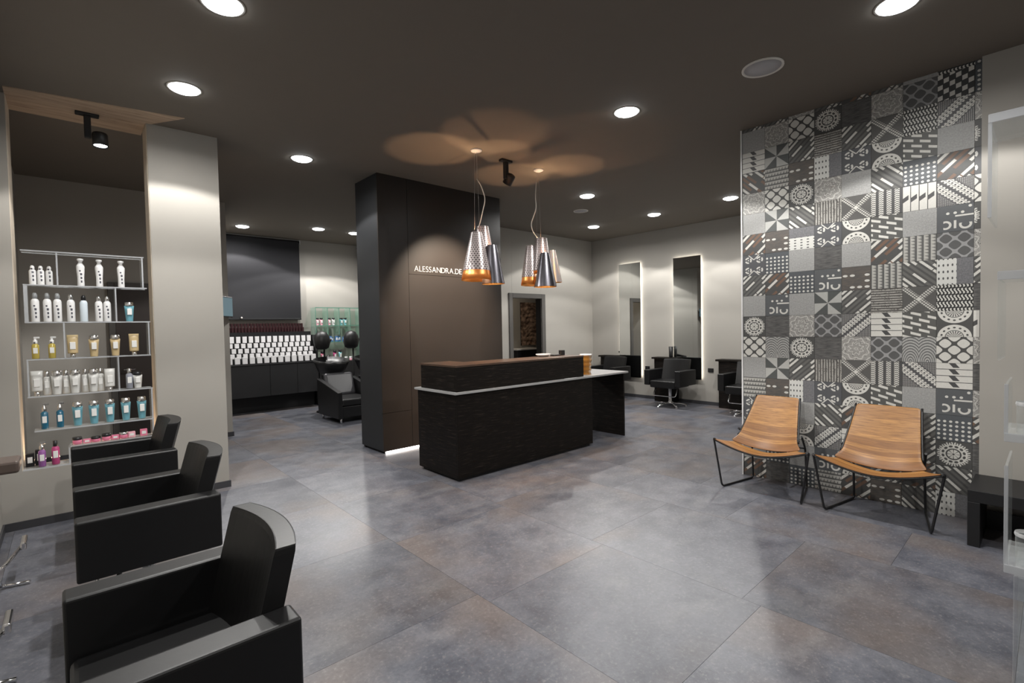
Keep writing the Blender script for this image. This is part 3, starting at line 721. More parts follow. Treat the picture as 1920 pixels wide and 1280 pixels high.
c = dup(c1, (7.60, 4.56, 0), 'black styling chair on a chrome star base between the two lit mirrors', group='black chairs along the lit mirrors'); c.scale = (1, 1, 1)
c = dup(c1, (7.60, 3.23, 0), 'black styling chair half hidden by the edge of the tiled wall', group='black chairs along the lit mirrors'); c.scale = (1, 1, 1)
c = dup(c1, (7.60, 5.90, 0), 'black styling chair partly hidden behind the end of the reception desk', group='black chairs along the lit mirrors'); c.scale = (1, 1, 1)

# station top at the left wall and chrome floor footrests
tag(obj('station_shelf', B(X0 + 0.001, -0.19, 3.42, 3.60, 0.78, 0.84, 0.012), M['brown'], None), 'brown wall shelf of the nearest styling station, cut by the frame edge', 'shelf')
def footrest(y, label):
    t = thing('wall_footrest', label, 'footrest', (X0, y, 0), 0, 'chrome footrests at the near mirror wall')
    bm = NB(); tube(bm, rounded([(0.001, 0.0, 0.16), (0.09, 0.04, 0.17), (0.165, 0.30, 0.21)], 0.06), 0.010, 8); obj('arm', bm, M['chrome'], t)
    bm = NB(); box(bm, 0.150, 0.178, 0.22, 0.38, 0.19, 0.235, 0.008); obj('pedal', bm, M['chrome'], t)
    bm = NB(); tube(bm, rounded([(0.02, 0.05, 0.155), (0.075, 0.12, 0.06), (0.06, 0.20, 0.014), (0.19, 0.17, 0.014)], 0.05), 0.009, 8); obj('leg', bm, M['chrome'], t)
    return t
ft = footrest(3.86, 'chrome footrest on the floor nearest the dark skirting corner')
dup(ft, (X0, 2.75, 0), 'chrome footrest nearer the viewpoint, cut by the frame edge')

# ================================================================ LOUNGE CHAIRS
def lounge(label, loc, bw, sw):
    t = thing('lounge_chair', label, 'chair', loc, 0, 'slung wooden lounge chairs')
    # local: front edge towards -x (x = 0), wall side +x; y across
    hw_f, hw_m, hw_t = sw, 0.245, bw
    # profile of back: from the crease up
    def surf(name, rows, nx, m, thick=0.006):
        bm = NB(); uv = bm.loops.layers.uv.verify(); G = []
        for r_ in rows: G.append([bm.verts.new(p) for p in r_])
        L = len(rows)
        for i in range(L - 1):
            for j in range(nx):
                f = bm.faces.new((G[i][j], G[i][j + 1], G[i + 1][j + 1], G[i + 1][j])); f.smooth = True
                for l, (a, b_) in zip(f.loops, ((j, i), (j + 1, i), (j + 1, i + 1), (j, i + 1))): l[uv].uv = (a / nx, b_ / (L - 1))
        bmesh.ops.recalc_face_normals(bm, faces=bm.faces)
        me = bpy.data.meshes.new(name); bm.to_mesh(me); bm.free(); me.materials.append(m)
        o = bpy.data.objects.new(name, me); COL.objects.link(o); o.parent = t
        sd = o.modifiers.new('thickness', 'SOLIDIFY'); sd.thickness = thick; sd.offset = 0
        ss = o.modifiers.new('smooth', 'SUBSURF'); ss.levels = 1; ss.render_levels = 1
        return o
    nx = 12; rows = []
    N = 16
    for i in range(N + 1):
        q = i / N                              # 0 crease .. 1 top of back
        x = 0.225 + 0.235 * q ** 1.25; z = 0.352 + 0.438 * q ** 0.93 - 0.02 * math.sin(PI * q)
        if q < 0.25: k = q / 0.25; x -= 0.045 * (1 - k) ** 2
        hw = (hw_m + 0.045 * (1 - min(1, q / 0.18)) ** 2) * (1 - q) + hw_t * q
        row = []
        for j in range(nx + 1):
            s = 2 * j / nx - 1
            row.append((x - 0.045 * s * s * (1 - q * 0.6), s * hw, z + (0.055 * (1 - q) ** 1.5) * s * s))
        rows.append(row)
    surf('backrest', rows, nx, M['teak']); back_rows = rows
    rows = []; N = 10
    for i in range(N + 1):
        q = i / N                              # 0 front edge .. 1 tucked under the back
        x = -0.01 + 0.25 * q; row = []
        hw = hw_m + (hw_f - hw_m) * (1 - q) ** 1.7
        for j in range(nx + 1):
            s = 2 * j / nx - 1; a = abs(s)
            sag = 0.345 - 0.010 * math.sin(PI * q)
            rise = (0.088 * (1 - q) + 0.055 * q) * a ** 1.7
            row.append((x + (0.0) + 0.02 * (1 - a) * 0 - 0.045 * q * s * s, s * hw, sag + rise - 0.034 * max(0, q - 0.7) / 0.3))
        rows.append(row)
    surf('seat', rows, nx, M['teak'])
    # steel frame: one bent rod per side, rods along the back edges and under the front edge
    for sgn in (-1, 1):
        bm = NB()
        pts = [(0.0, sgn * (hw_f - 0.02), 0.425), (0.012, sgn * hw_f, 0.428), (0.03, sgn * 0.315, 0.009), (0.475, sgn * 0.225, 0.009), (0.440, sgn * 0.222, 0.36), (0.24, sgn * (hw_m + 0.012), 0.50)]
        tube(bm, rounded(pts, 0.035, 5), 0.0085, 8); obj('frame_rod', bm, M['blackmetal'], t)
        bm = NB(); tube(bm, [Vector(q[0 if sgn < 0 else -1]) + Vector((0.008, sgn * 0.006, -0.004)) for q in back_rows[2:]], 0.0075, 8)
        obj('edge_rod', bm, M['blackmetal'], t)
    bm = NB(); tube(bm, [(0.002, s / 12 * hw_f, 0.334 + 0.088 * abs(s / 12) ** 1.7) for s in range(-12, 13)], 0.0075, 8); obj('front_rod', bm, M['blackmetal'], t)
    bm = NB(); tube(bm, [(0.440, s / 4 * 0.222, 0.36) for s in range(-4, 5)], 0.0075, 8); obj('rear_rod', bm, M['blackmetal'], t)
    return t
lounge('slung wooden lounge chair on black rods nearer the mirrored stations', (4.235, 1.655, 0), 0.175, 0.378)
lounge('slung wooden lounge chair on black rods beside the low black side table', (4.235, 0.862, 0), 0.20, 0.385)

# low black side table
bt = thing('side_table', 'low black side table with slab legs against the grey wall', 'table', (4.23, 0.367, 0))
obj('top', B(0, 0.47, -0.55, 0, 0.285, 0.36, 0.003), M['black'], bt)
obj('leg', B(0, 0.47, -0.06, 0, 0.001, 0.2845, 0.003), M['black'], bt)
obj('leg', B(0, 0.47, -0.55, -0.49, 0.001, 0.2845, 0.003), M['black'], bt)
obj('rear_board', B(0.44, 0.468, -0.489, -0.061, 0.001, 0.12), M['black'], bt)

# ================================================================ MIRRORS AND STATIONS ON THE RIGHT WALL
def wall_mirror(y0, y1, z0, z1, label):
    t = thing('wall_mirror', label, 'mirror', (X1, (y0 + y1) / 2, z0)); w_ = (y1 - y0) / 2; h = z1 - z0
    obj('backing', B(-0.030, -0.001, -w_ + 0.05, w_ - 0.05, 0.05, h - 0.05), M['black'], t)
    bm = NB()
    for a in ((-0.026, -0.014, -w_ + 0.012, -w_ + 0.03, 0.02, h - 0.02), (-0.026, -0.014, w_ - 0.03, w_ - 0.012, 0.02, h - 0.02), (-0.026, -0.014, -w_ + 0.03, w_ - 0.03, h - 0.03, h - 0.012)): box(bm, *a)
    obj('light_strip', bm, M['led'], t)
    obj('glass', B(-0.040, -0.031, -w_, w_, 0, h), M['mirror'], t)
wall_mirror(5.49, 5.995, 0.40, 2.68, 'tall narrow backlit mirror nearer the corner')
wall_mirror(4.245, 4.78, 0.44, 2.67, 'tall narrow backlit mirror behind the middle chair, reflecting a ceiling light')
def console(y0, y1, label):
    t = thing('styling_console', label, 'console', (X1 - 0.21, y0, 0), 0, 'dark consoles between the mirrors'); w_ = y1 - y0
    obj('top', B(-0.015, 0.205, -0.005, w_ + 0.045, 0.80, 0.832, 0.003), M['oak'], t)
    obj('body', B(0.01, 0.205, 0.0, w_, 0.001, 0.7995, 0.003), M['oak'], t)
console(4.71, 5.10, 'dark wood console between the two tall mirrors')
console(3.47, 3.86, 'dark wood console close to the tiled wall edge')
console(5.98, 6.36, 'dark wood console near the corner, behind the desk end')
for y, z, l in ((4.09, 0.62, 'black wall socket box beside the console near the tiled wall'), (5.37, 0.60, 'black wall holder between the first mirror and its console'), (6.03, 0.90, 'small black wall switch near the corner mirror')):
    t = thing('wall_socket', l, 'socket', (X1, y, z)); s = 0.05 if z < 0.8 else 0.015
    obj('plate', B(-0.012, -0.0005, -s, s, -0.035 if z < .8 else -.015, 0.035 if z < .8 else .015, 0.003), M['black'], t)
    if z < .8: obj('outlet', B(-0.014, -0.0122, -0.02, 0.02, -0.018, 0.018), M['cab'], t)
bm = NB(); lathe(bm, [(0.030, 0), (0.036, 0.02), (0.042, 0.2), (0.040, 0.2), (0.03, 0.01)], 14)
tag(obj('tool_holder', bm, M['black'], None, (8.34, 4.80, 0.8323)), 'tall black tool cup on the console between the mirrors', 'cup')

# room beyond the doorway: relief panel and counter
rp = thing('relief_panel', 'brown carved relief panel hanging in the room beyond the doorway', 'panel', (7.84, 8.348, 1.02))
bm = NB(); nx_, nz_ = 26, 46; G = []
for i in range(nz_ + 1):
    G.append([])
    for j in range(nx_ + 1):
        x, z = j / nx_ * 0.62, i / nz_ * 1.0
        G[-1].append(bm.verts.new((x, -0.02 - 0.014 * math.sin(z * 52 + 3 * math.sin(x * 14)) * math.cos(x * 22 + 2 * math.sin(z * 9)), z)))
for i in range(nz_):
    for j in range(nx_): bm.faces.new((G[i][j], G[i][j + 1], G[i + 1][j + 1], G[i + 1][j])).smooth = True
obj('relief', bm, M['stone'], rp); obj('board', B(0.0, 0.62, -0.004, -0.0005, 0.0, 1.0), M['black'], rp)
lc = thing('lobby_counter', 'black counter with a pale top seen through the doorway', 'counter', (7.42, 8.05, 0))
obj('body', B(0.05, 0.72, 0.0, 0.28, 0.001, 0.93, 0.004), M['black'], lc); obj('top', B(0, 0.66, -0.03, 0.29, 0.9305, 0.965, 0.003), M['offwhite'], lc)
tag(obj('dark_curtain', B(8.34, 9.15, 8.20, 8.26, 0.01, 2.69, 0.01), M['black'], None), 'black hanging panel beside the relief beyond the doorway', 'curtain')

# ================================================================ BACK LEFT: BLINDS, COLOUR RACKS, CABINETS, WASH UNITS
YL = 10.05
def blind(x0, x1, z0, label):
    t = thing('roller_blind', label, 'blind', (x0, YL, 0)); w_ = x1 - x0
    bm = NB(); tube(bm, [(0, -0.05, 3.19), (w_, -0.05, 3.19)], 0.030, 12); obj('tube', bm, M['black'], t)
    obj('fabric', B(0.01, w_ - 0.01, -0.082, -0.079, z0, 3.19), M['blind'], t)
    obj('bottom_bar', B(0.008, w_ - 0.008, -0.090, -0.072, z0 - 0.025, z0 + 0.004, 0.004), M['black'], t)
    obj('bracket', B(w_ + 0.001, w_ + 0.012, -0.085, -0.0005, 3.15, 3.23), M['white'], t)
    bm = NB(); lathe(bm, [(0.001, 0.02), (0.015, 0.012), (0.015, -0.012), (0.001, -0.02)], 10, T(w_ * 0.29 if w_ > 1 else 0.1, -0.10, z0 + 0.015)); obj('pull_knob', bm, M['offwhite'], t)
blind(1.95, 3.46, 1.70, 'large black roller blind above the rack of white colour boxes')
blind(4.66, 5.36, 1.68, 'black roller blind partly hidden by the dark partition')
cb = thing('wall_cabinet', 'long anthracite wall-hung cabinet under the colour racks', 'cabinet', (1.75, 9.50, 0.30))
obj('body', B(0, 1.83, 0.022, 0.548, 0, 0.56), M['cab'], cb)
for i, (a, b_) in enumerate(((0.0, 0.96), (0.965, 1.435), (1.44, 1.83))): obj('door', B(a, b_, 0, 0.0215, 0, 0.555, 0.002), M['cab'], cb)
obj('top', B(-0.0, 1.84, -0.005, 0.548, 0.5605, 0.575), M['black'], cb)
tag(obj('cabinet_shade', B(1.75, 3.60, 9.80, 10.04, 0.001, 0.299), M['black'], None), 'black box painted as the shade under the wall-hung cabinet', 'plinth')  # black box stands in for the shade below the cabinet
rk = thing('stepped_rack', 'black stepped rack filled with white colour boxes below the large blind', 'rack', (2.0, 9.60, 0.876))
for k in range(6): obj('step', B(0, 1.60, k * 0.062, (k + 1) * 0.062 - 0.001 if k < 5 else 0.43, 0, 0.012 + (k * 0.092 if k else 0) + (0.10 if k == 5 else 0)), M['black'], rk)
obj('side_panel', B(1.601, 1.615, 0, 0.43, 0, 0.50), M['black'], rk)
bxm = {}
def tube_box(x, y, z, hgt, wd, dp, m, label, group):
    key = (hgt, wd, dp, m.name)
    if key not in bxm:
        bm = B(-wd / 2, wd / 2, -dp / 2, dp / 2, 0, hgt, 0.002, 1)
        for f in bm.faces:
            f.material_index = 1 if (f.normal.z > 0.5 or f.normal.z < -.5) and m is M['white'] else 0
        me = bpy.data.meshes.new('colour_box'); bm.to_mesh(me); bm.free(); me.materials.append(m); me.materials.append(M['black']); bxm[key] = me
    o = obj('colour_box', bxm[key], None, None, (x, y, z)); tag(o, label, 'box', group)
M['boxwhite'] = mat('white carton', (0.80, 0.79, 0.80), 0.5)
M['boxred'] = mat('dark red carton', (0.030, 0.009, 0.011), 0.4)
names = ['lowest tier', 'second tier', 'third tier', 'fourth tier', 'top white tier']
for k in range(5):
    n = 13 if k == 0 else 15
    stp = 1.56 / n
    for i in range(n):
        x = 2.05 + stp * (i + (0.5 if k % 2 == 0 else 0.02) * 0.8)
        tube_box(x, 9.60 + k * 0.062 + 0.028, 0.876 + 0.0125 + k * 0.092, 0.120 if k == 0 else (0.082 if k < 4 else 0.115), 0.080 if k == 0 else 0.068, 0.04, M['boxwhite'],
                 f'white colour box standing on the {names[k]} of the black stepped rack', f'white boxes on the {names[k]} of the rack')
for row in range(2):
    for i in range(27):
        x = 2.04 + 1.44 / 27 * (i + 0.5)
        tube_box(x, 9.60 + 0.33 + row * 0.05, 0.876 + 0.5725, 0.085 + row * 0.075, 0.040, 0.036, M['boxred'],
                 'dark red tube on the front row above the white boxes' if row == 0 else 'dark red tube on the rear row above the white boxes', 'dark tubes front row' if row == 0 else 'dark tubes rear row')
# second small rack right of the glass shelf
r2 = thing('small_rack', 'small black rack of white boxes between the glass shelf and the partition', 'rack', (4.66, 9.62, 0.84))
for k in range(5): obj('step', B(0, 0.50, k * 0.062, (k + 1) * 0.062 - 0.001 if k < 4 else 0.42, 0, 0.012 + k * 0.092), M['black'], r2)
for k in range(5):
    for i in range(5 - k % 2):
        tube_box(4.69 + 0.1 * i + (0.04 if k % 2 else 0), 9.648 + k * 0.062, 0.84 + 0.0125 + k * 0.092, 0.075, 0.06, 0.04, M['boxwhite'], 'white box on the small black rack beside the partition', 'boxes on the small rack')
sc = thing('base_cabinet', 'black base cabinet carrying the glass shelf and small rack', 'cabinet', (3.64, 9.60, 0))
obj('body', B(0, 1.72, 0.0, 0.44, 0.001, 0.835, 0.003), M['cab'], sc)
# glass shelf unit
gs = thing('glass_shelf', 'green-edged glass shelf unit on the pale back wall', 'shelf', (3.645, 9.75, 0.838))
for x in (0.0, 0.235, 0.47, 0.70, 0.93): 
    obj('divider', B(x, x + 0.008, 0, 0.25, 0.53 if x not in (0.0, 0.93) else 0.0, 1.065), M['glass'], gs); 
    obj('edge', B(x - 0.001, x + 0.009, -0.006, -0.0005, 0.53 if x not in (0.0, 0.93) else 0.0, 1.065), M['glassedge'], gs)
for z in (0.38, 0.71, 1.066):
    obj('shelf_board', B(-0.005, 0.945, 0, 0.25, z, z + 0.010), M['glass'], gs); obj('edge', B(-0.005, 0.945, -0.008, -0.0005, z - 0.001, z + 0.012), M['glassedge'], gs)

# ---------------------------------------------------------------- bottles
cm_ = {}
def C(name, col, rough=0.35, metal=0, trans=0):
    if name not in cm_: cm_[name] = mat(name, col, rough, metal, trans=trans)
    return cm_[name]
def marked(name, body, mark):
    """body colour with dark irregular marks running up the front, as printed lettering too small to read"""
    if name in cm_: return cm_[name]
    m, t, b = newmat(name); tc = t.nodes.new('ShaderNodeTexCoord'); sx = t.nodes.new('ShaderNodeSeparateXYZ'); t.links.new(tc.outputs['Object'], sx.inputs[0])
    x, y, z = (X(t, sx.outputs[i]) for i in range(3))
    k = (x.ab() < 0.009) & ((z * 34.0).fr() < 0.62) & (z > 0.02) & (z < 0.13) & (y < 0.0) & (((z * 34.0).fl().rnd(.4) * 0.012 - 0.006 + x).ab() < 0.0065)
    t.links.new(mixc(t, k, body, mark), b.inputs['Base Color']); b.inputs['Roughness'].default_value = 0.3; cm_[name] = m; return m
CLEAR = C('milky clear', (0.62, 0.62, 0.60), 0.25); WHT = marked('white printed bottle', (0.76, 0.76, 0.76), (0.08, 0.08, 0.1)); GREY = C('grey cap', (0.28, 0.29, 0.30)); SIL = C('silver cap', (0.72, 0.72, 0.72), 0.2, 1)
BLK = C('black cap', (0.012, 0.012, 0.014)); TAN = C('tan tube', (0.52, 0.40, 0.22)); YEL = C('yellow oil', (0.46, 0.36, 0.08), 0.15); BLU = C('blue tube', (0.13, 0.32, 0.39)); LBL = C('white label', (0.80, 0.80, 0.78), 0.5)
PNK = C('pink pot', (0.72, 0.20, 0.32)); MAG = C('magenta bottle', (0.42, 0.06, 0.18), 0.15); PUR = C('violet bottle', (0.26, 0.10, 0.30), 0.15); DBL = C('dark blue bottle', (0.02, 0.12, 0.20), 0.15); AQ = C('aqua bottle', (0.22, 0.50, 0.54)); LPK = C('light pink bottle', (0.80, 0.42, 0.50))
def bottle(kind, loc, label, group, h=None, body=None, cap=None, name='bottle', cat='bottle', scale=1.0):
    t = thing(name, label, cat, loc, 0, group)
    if kind == 'spray':       # slim can with domed shoulder and cap
        h = h or 0.21; r = 0.021 if h < 0.17 else 0.025
        bm = NB(); lathe(bm, [(r * .95, 0), (r, 0.004), (r, h * 0.70), (r * 0.85, h * 0.76), (r * 0.55, h * 0.80)], 16); obj('body', bm, body or WHT, t, smooth=False)
        bm = NB(); lathe(bm, [(r * .5, h * 0.80), (r * .62, h * 0.82), (r * .6, h * 0.93), (r * .35, h)], 14); obj('cap', bm, cap or WHT, t)
    elif kind == 'vaseb':     # waisted bottle with a disc cap
        h = h or 0.225; r = 0.027
        bm = NB(); lathe(bm, [(r * .8, 0), (r * .85, 0.004), (r * .8, h * .3), (r, h * 0.68), (r * .95, h * .74), (r * .45, h * 0.84)], 16); obj('body', bm, body or WHT, t)
        bm = NB(); lathe(bm, [(r * .45, h * .84), (r * .5, h * .9), (r * .75, h * .93), (r * .75, h * 0.985), (r * .3, h)], 14); obj('cap', bm, cap or WHT, t)
    elif kind == 'tube':      # tube standing on its cap or flat-topped tumbler shape
        h = h or 0.17; bm = NB(); n = 16; ra, rb = 0.024, 0.034
        rings = []
        for q in (0, 0.02, 0.3, 0.6, 0.80):
            rr = ra + (rb - ra) * q / 0.8; rings.append([bm.verts.new((rr * math.cos(2 * PI * i / n), rr * math.sin(2 * PI * i / n) * (1 - 0.45 * q), h * q)) for i in range(n)])
        for a, b_ in zip(rings, rings[1:]):
            for i in range(n): bm.faces.new((a[i], a[(i + 1) % n], b_[(i + 1) % n], b_[i])).smooth = True
        bm.faces.new(rings[0][::-1]); bm.faces.new(rings[-1]); bd = obj('body', bm, body or BLU, t)
        bm = NB(); lathe(bm, [(0.029, h * 0.80), (0.030, h * 0.82), (0.029, h * 0.98), (0.022, h)], 16); obj('cap', bm, cap or SIL, t)
        obj('label_patch', B(-0.016, 0.016, -0.0335, -0.026, h * 0.34, h * 0.66, 0.002), LBL, t)
    elif kind == 'invtube':   # wide at the top, standing on a narrow cap
        h = h or 0.17; bm = NB(); n = 16; rings = []
        for q in (0.18, 0.22, 0.5, 0.8, 1.0):
            rr = 0.031 + 0.004 * q; rings.append([bm.verts.new((rr * math.cos(2 * PI * i / n) , rr * math.sin(2 * PI * i / n) * (1 - 0.7 * q), h * q)) for i in range(n)])
        for a, b_ in zip(rings, rings[1:]):
            for i in range(n): bm.faces.new((a[i], a[(i + 1) % n], b_[(i + 1) % n], b_[i])).smooth = True
        bm.faces.new(rings[0][::-1]); bm.faces.new(rings[-1]); obj('body', bm, body or TAN, t)
        bm = NB(); lathe(bm, [(0.016, 0), (0.017, 0.004), (0.017, h * 0.18)], 14); obj('cap', bm, cap or SIL, t)
        obj('label_patch', B(-0.017, 0.017, -0.027, -0.014, h * 0.36, h * 0.68, 0.002), LBL, t)
    elif kind == 'pump':      # cylinder with pump head
        h = h or 0.18; bm = NB(); lathe(bm, [(0.020, 0), (0.022, 0.004), (0.022, h * 0.62), (0.012, h * 0.68)], 16); obj('body', bm, body or CLEAR, t)
        bm = NB(); lathe(bm, [(0.012, h * 0.68), (0.014, h * .7), (0.013, h * 0.84), (0.008, h * .86), (0.008, h * 0.93)], 12); box(bm, -0.008, 0.026, -0.007, 0.007, h * 0.92, h, 0.002); obj('pump', bm, cap or SIL, t)
        obj('label_patch', B(-0.013, 0.013, -0.0235, -0.018, h * 0.24, h * 0.50, 0.002), LBL, t)
    elif kind == 'round':     # plain bottle
        h = h or 0.18; bm = NB(); lathe(bm, [(0.022, 0), (0.024, 0.004), (0.024, h * 0.70), (0.015, h * 0.76)], 16); obj('body', bm, body or CLEAR, t)
        bm = NB(); lathe(bm, [(0.013, h * .76), (0.014, h * .77), (0.014, h)], 12); obj('cap', bm, cap or SIL, t)
        obj('label_patch', B(-0.014, 0.014, -0.0255, -0.020, h * 0.28, h * 0.58, 0.002), LBL, t)
    elif kind == 'pot':
        h = h or 0.05; bm = NB(); lathe(bm, [(0.026, 0), (0.029, 0.004), (0.029, h * 0.6)], 18); obj('body', bm, body or PNK, t)
        bm = NB(); lathe(bm, [(0.030, h * 0.6), (0.031, h * .65), (0.030, h)], 18); obj('lid', bm, cap or BLK, t)
    elif kind == 'carton':
        h = h or 0.055; obj('body', B(-0.024, 0.024, -0.02, 0.02, 0, h, 0.002), body or PNK, t); obj('label_patch', B(-0.014, 0.014, -0.0215, -0.0202, h * .3, h * .75), LBL, t)
    if scale != 1.0: t.scale = (scale,) * 3
    return t

# ================================================================ ACRYLIC SHELF IN THE OPENING
ay0, ay1 = 5.225, 5.375
ac = thing('acrylic_shelf', 'clear acrylic shelf unit filled with hair products in the wall opening', 'shelf', (0.15, ay0, 0.44))
def shelf_board(x0, x1, z, d=ay1 - ay0):
    x0 -= 0.15; x1 -= 0.15; z -= 0.44
    obj('shelf_board', B(x0, x1, 0.003, d - 0.003, z - 0.006, z), M['acrylic'], ac)
    bm = NB(); box(bm, x0, x1, -0.001, 0.0025, z - 0.008, z + 0.001); box(bm, x0, x1, d - 0.0025, d, z - 0.007, z); obj('polished_edge', bm, M['acrylicedge'], ac)
def upright(x, z0, z1, d=ay1 - ay0, wd=0.008):
    x -= 0.15; z0 -= 0.44; z1 -= 0.44
    obj('divider', B(x, x + wd, 0.003, d - 0.003, z0, z1 - 0.009), M['acrylic'], ac)
    obj('polished_edge', B(x - 0.001, x + wd + 0.001, -0.001, 0.0025, z0 + 0.001, z1 - 0.009), M['acrylicedge'], ac)
Z = [2.105, 1.845, 1.56, 1.275, 0.99, 0.725, 0.575, 0.44]
shelf_board(-0.232, 0.515, Z[0]); shelf_board(-0.225, 0.53, Z[1]); shelf_board(-0.225, 0.545, Z[2]); shelf_board(-0.225, 0.54, Z[3])
shelf_board(-0.228, 0.545, Z[4]); shelf_board(-0.20, 0.545, Z[5]); shelf_board(0.0, 0.545, Z[6]); shelf_board(-0.272, -0.002, Z[7])
upright(-0.035, Z[1], Z[0]); upright(0.50, Z[1], Z[0]); upright(-0.223, Z[2], Z[1], wd=0.02); upright(0.315, Z[2], Z[1]); upright(-0.01, Z[3], Z[2]); upright(0.528, Z[3], Z[2])
upright(-0.223, Z[4], Z[3]); upright(0.315, Z[4], Z[3]); upright(0.532, Z[5], Z[4]); upright(0.532, Z[6], Z[5]); upright(-0.01, Z[7], Z[6])
yb = 5.30
ORD = ['first', 'second', 'third', 'fourth', 'fifth', 'sixth', 'seventh', 'eighth', 'ninth', 'tenth', 'eleventh']
def row(xs, z, kinds, desc, shelf, group, **kw):
    for i, x in enumerate(xs):
        k = kinds[i] if isinstance(kinds, (list, tuple)) else kinds
        d = desc[i] if isinstance(desc, (list, tuple)) else desc
        bottle(k[0], (x, yb + (k[4] if len(k) > 4 else 0), z + 0.0012), f'{d}, {ORD[i]} from the pier on the {shelf}', group, h=k[1], body=k[2], cap=k[3])
g1 = 'hair products on the acrylic shelf'
row([-0.172, -0.126, -0.078, 0.108, 0.224, 0.365], Z[1], [('spray', .15, WHT, WHT)] * 3 + [('vaseb', .225, WHT, WHT)] * 3, ['small white spray bottle'] * 3 + ['tall white waisted bottle'] * 3, 'top acrylic shelf', g1)
row([-0.166, -0.097, -0.038, 0.041, 0.118, 0.212, 0.266, 0.410], Z[2], [('spray', .225, WHT, GREY)] * 3 + [('spray', .22, WHT, SIL), ('spray', .215, C('pale blue can', (.62, .70, .76)), BLK), ('spray', .21, WHT, SIL), ('spray', .21, WHT, SIL), ('tube', .165, BLU, SIL)],
    ['tall white can with grey cap'] * 3 + ['tall white can with silver cap', 'pale bluish can with black cap', 'white can with beige cap', 'white can with beige cap', 'blue tube with white label'], 'second acrylic shelf', g1)
row([-0.175, -0.081, 0.041, 0.171, 0.308, 0.433], Z[3], [('pump', .17, YEL, WHT), ('pump', .17, YEL, WHT), ('invtube', .18, TAN, SIL), ('tube', .175, TAN, SIL), ('tube', .175, TAN, SIL), ('invtube', .18, TAN, SIL)],
    ['yellow oil pump bottle', 'amber oil pump bottle', 'tan tube on its cap', 'tan tube with silver cap', 'tan tube with greenish cap', 'tan tube on its cap'], 'third acrylic shelf', g1)
row([-0.176, -0.118, -0.062, -0.008, 0.046, 0.108, 0.158, 0.204, 0.262, 0.392, 0.448], Z[4],
    [('invtube', .19, CLEAR, SIL)] + [('round', .185, CLEAR, SIL, 0.02), ('tube', .185, CLEAR, SIL, -0.02)] * 3 + [('round', .185, CLEAR, SIL, .03), ('invtube', .18, CLEAR, SIL, -.02), ('round', .17, C('smoky bottle', (.25, .26, .30), .2), SIL), ('tube', .14, CLEAR, BLK)],
    ['white tube on its cap'] + ['translucent white bottle', 'translucent white tube'] * 3 + ['translucent white bottle', 'white tube on its cap', 'smoky bottle with white label', 'short white tube with black cap'], 'fourth acrylic shelf', g1)
row([-0.142, -0.053, 0.052, 0.153, 0.255, 0.360, 0.469], Z[5], [('pump', .20, DBL, SIL)] * 2 + [('tube', .19, BLU, SIL)] * 5, ['slim dark blue pump bottle'] * 2 + ['blue tube with white label'] * 5, 'fifth acrylic shelf', g1)
row([0.043, 0.102, 0.158, 0.225, 0.282, 0.338, 0.392, 0.475], Z[6], [('pot', .055, PNK, BLK), ('carton', .03, PNK, None), ('pot', .042, PNK, BLK), ('pot', .055, PNK, BLK), ('carton', .035, PNK, None), ('pot', .05, PNK, SIL), ('carton', .045, LPK, None), ('carton', .055, PNK, None)],
    ['pink pot with black lid', 'flat pink carton', 'low pink pot with black lid', 'pink pot with black lid', 'flat pink carton', 'pink pot with silver lid', 'light pink carton', 'upright pink carton'], 'lowest long shelf', g1)
yb = 5.305
bottle('carton', (-0.235, 5.34, Z[7] + .0012), 'black carton nearest the wall pier on the short bottom shelf', g1, h=0.10, body=BLK)
bottle('carton', (-0.182, 5.36, Z[7] + .0012), 'dark carton behind the violet pump bottle on the short bottom shelf', g1, h=0.12, body=BLK)
bottle('pump', (-0.165, 5.27, Z[7] + .0012), 'violet pump bottle with silver head on the short bottom shelf', g1, h=0.19, body=PUR, cap=SIL)
bottle('round', (-0.088, 5.29, Z[7] + .0012), 'magenta bottle with black cap on the short bottom shelf', g1, h=0.185, body=MAG, cap=BLK)
# back glass shelf goods
g2 = 'bottles on the green glass shelf'
for x, b_, l in ((3.72, LPK, 'light pink bottle with black cap, first bay of the glass shelf'), (3.80, LPK, 'second light pink bottle in the first bay of the glass shelf'), (3.96, LPK, 'light pink bottle with black cap, middle bay of the glass shelf'), (4.045, WHT, 'white bottle in the middle bay of the glass shelf'), (4.21, AQ, 'aqua bottle with black cap, last bay of the glass shelf'), (4.29, AQ, 'second aqua bottle in the last bay of the glass shelf')):
    bottle('tube', (x + 0.0, 9.86, 0.838 + 0.7205), l, g2, h=0.15, body=b_, cap=BLK)
for i in range(9):
    bottle('carton', (3.92 + 0.045 * i * 1.12, 9.80 + (i % 3) * 0.05, 0.838 + 0.3905), 'small blue and white packet on the lower glass board', 'blue packets on the glass shelf', h=0.09 + 0.02 * (i % 2), body=C('blue packet', (0.08, 0.20, 0.42)), name='packet', cat='packet')
for x, b_, hh, l in ((3.74, PNK, .21, 'pink bottle at the end of the cabinet below the glass shelf'), (3.86, LPK, .13, 'short light pink bottle next to the pink one'), (3.99, MAG, .22, 'tall magenta bottle below the glass shelf'), (4.10, AQ, .23, 'tall aqua bottle below the glass shelf')):
    bottle('tube', (x, 9.70, 0.8363), l, 'bottles below the glass shelf', h=hh, body=b_, cap=BLK, scale=1.0)
for i, x in enumerate((4.22, 4.32)): bottle('pot', (x, 9.70, 0.8363), f'low pink pot, {ORD[i]} beside the small black rack', 'pots beside the small rack', h=0.08, body=LPK, cap=WHT, name='pot', cat='pot')

